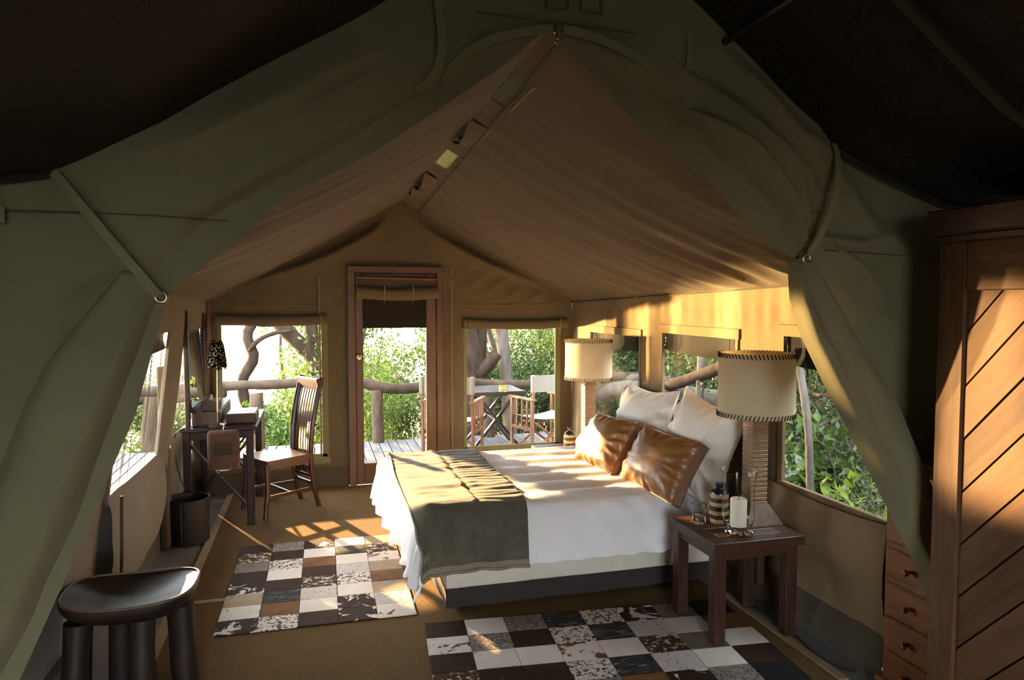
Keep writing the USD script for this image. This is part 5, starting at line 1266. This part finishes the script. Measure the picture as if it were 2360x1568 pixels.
for k, (i, p_, r_, s_, lab) in enumerate([(4, (8.2, 8.4), 2.0, 1.2, 'olive tree deeper in the thicket to the right'), (4, (7.2, 5.4), 4.0, 1.1, 'olive tree outside the nearest right window'), (2, (10.5, 10.5), 1.0, 1.6, 'tall green tree far back on the right'), (2, (6.6, 15.5), 3.0, 1.5, 'tall green tree behind the far lamp'),
                                          (0, (3.2, 18.5), 2.0, 1.35, 'pale tree far behind the deck table'), (4, (9.5, 3.2), 5.0, 1.4, 'olive tree at the far right of the thicket'), (1, (5.6, 18.5), 1.5, 1.5, 'dark tree far behind the right back window')]):
    dup(tr[i], (p_[0], p_[1], GZ), r_, lab, s_)
# trunks and fallen branches that stand out
log('bare_tree', 'gnarled dark trunk at the left of the right back window', [(1.36, 9.7, GZ - .1), (1.38, 9.7, .2), (1.36, 9.7, .75), (1.30, 9.7, 1.1), (1.20, 9.75, 1.8), (1.1, 9.8, 3.0)], [.24, .20, .17, .14, .12, .10], 'bark_dark', 'tree', 50, 61, .35, sides=18)
log('broken_branch', 'broken dark branch stub sticking out of the gnarled trunk', [(1.36, 9.62, .62), (1.50, 9.6, .70), (1.62, 9.55, .84), (1.66, 9.55, .90)], [.13, .11, .085, .075], 'bark_dark', 'branch', 24, 62, .3)
log('bare_tree', 'second trunk of the gnarled tree, leaning right', [(1.40, 9.7, .6), (1.47, 9.75, 1.0), (1.49, 9.8, 1.6), (1.5, 9.9, 3.0)], [.12, .085, .075, .07], 'bark_dark', 'tree', 24, 63, .2)
log('bare_tree', 'upright bark-stripped trunk in the middle of the right back window', [(1.90, 9.75, GZ), (1.88, 9.75, .3), (1.83, 9.75, .8), (1.77, 9.75, 1.35), (1.70, 9.8, 2.6)], [.12, .10, .085, .11, .10], 'bark_grey', 'tree', 30, 64, .25)
log('bare_tree', 'thin pale trunk leaning behind the two trunks', [(1.84, 10.2, .8), (1.70, 10.2, 1.2), (1.56, 10.2, 1.7)], [.04, .045, .05], 'bark_grey', 'tree', 16, 65, .2)
log('bare_tree', 'dark leaning trunk at the top right of the left back window', [(-.70, 10.6, .62), (-.90, 10.6, .95), (-1.10, 10.6, 1.16), (-1.35, 10.7, 1.5), (-1.6, 10.8, 2.4)], [.10, .11, .12, .11, .10], 'bark_dark', 'tree', 30, 66, .3)
log('bare_tree', 'dark upright trunk at the right edge of the left back window', [(-.74, 10.9, -.9), (-.74, 10.9, .4), (-.80, 10.9, 1.1), (-.86, 10.9, 2.3)], [.12, .11, .10, .10], 'bark_dark', 'tree', 30, 67, .3)
log('bare_tree', 'sunlit crooked tree at the left of the left back window', [(-1.74, 10.5, -1), (-1.72, 10.5, .3), (-1.70, 10.5, .62), (-1.58, 10.5, .84), (-1.66, 10.5, 1.1), (-1.52, 10.5, 1.4), (-1.6, 10.5, 2.2)], [.085, .08, .075, .07, .065, .06], 'bark_dark', 'tree', 30, 68, .3)
log('bare_branch', 'thin bent branch arching across the left back window', [(-1.62, 10.45, .95), (-1.45, 10.4, 1.12), (-1.25, 10.4, 1.19), (-1.05, 10.4, 1.21)], [.035, .03, .028, .022], 'bark_dark', 'branch', 24, 69, .2)
log('fallen_log', 'thick grey fallen log behind the far lamp', [(2.5, 8.7, .28), (3.0, 8.4, .50), (3.5, 8.15, .47), (4.2, 7.7, .42)], [.09, .115, .12, .12], 'bark_grey', 'log', 30, 71, .2)
log('fallen_log', 'grey branch lying over the fallen log', [(2.6, 8.7, .66), (3.0, 8.5, .64), (3.6, 8.2, .61)], [.05, .06, .05], 'bark_grey', 'log', 20, 72, .2)
log('fallen_log', 'dark log slanting across the window over the bed', [(3.5, 8.3, .50), (3.5, 7.7, .66), (3.5, 7.2, .80), (3.5, 6.6, .98), (3.5, 6.0, 1.15)], [.06, .07, .07, .065, .06], 'bark_dark', 'log', 30, 73, .2)
log('sapling', 'thin upright stem crossing the window over the bed', [(3.5, 7.32, -.9), (3.5, 7.30, .5), (3.5, 7.27, 1.3), (3.45, 7.25, 2.0)], [.055, .05, .045, .04], 'bark_grey', 'tree', 20, 74, .1)
log('sapling', 'smooth grey leaning stem in the nearest right window', [(3.0, 4.72, -.3), (3.0, 4.74, .10), (3.0, 4.80, .72), (3.0, 4.95, 1.25), (3.0, 5.05, 1.9)], [.030, .030, .032, .026, .022], 'bark_grey', 'tree', 24, 75, .08)
log('bare_tree', 'wide grey trunk beside the flap in the nearest right window', [(4.0, 5.30, -1), (4.0, 5.28, .0), (4.0, 5.26, .6), (4.0, 5.2, 1.6)], [.17, .15, .14, .13], 'bark_grey', 'tree', 20, 76, .12)
log('sapling', 'thin bowed twig in the window behind the far lamp', [(3.2, 9.4, .2), (3.1, 9.2, .9), (2.95, 9.2, 1.6)], [.018, .017, .014], 'bark_dark', 'branch', 20, 77, .1)
log('sapling', 'dark dead branch lying across the nearest right window', [(4.2, 6.4, .75), (4.0, 5.9, .70), (3.9, 5.5, .73), (3.8, 5.1, .62)], [.02, .022, .018, .014], 'bark_dark', 'branch', 20, 78, .2)
log('bare_tree', 'straight grey trunk standing outside the left wall windows', [(-3.17, 9.2, -1.2), (-3.18, 9.2, .8), (-3.16, 9.25, 3.2)], [.13, .11, .10], 'bark_grey', 'tree', 20, 79, .12)

def canopy(label, c, R_, n, seed):
    crown('tall_tree', label, c, R_, n, .30, 'leaf_deep', seed, 0, clump=60)
canopy('high crown of the big tree overhanging the deck', (.6, 10.6, 4.6), (4.6, 3.4, .9), 9000, 201)
canopy('high crown of the big tree overhanging the right side of the tent', (6.0, 6.5, 4.8), (3.8, 5.4, 1.0), 10000, 202)
canopy('high crown of the trees farther behind the deck', (2.5, 15.5, 5.6), (6.5, 3.0, 1.2), 9000, 203)
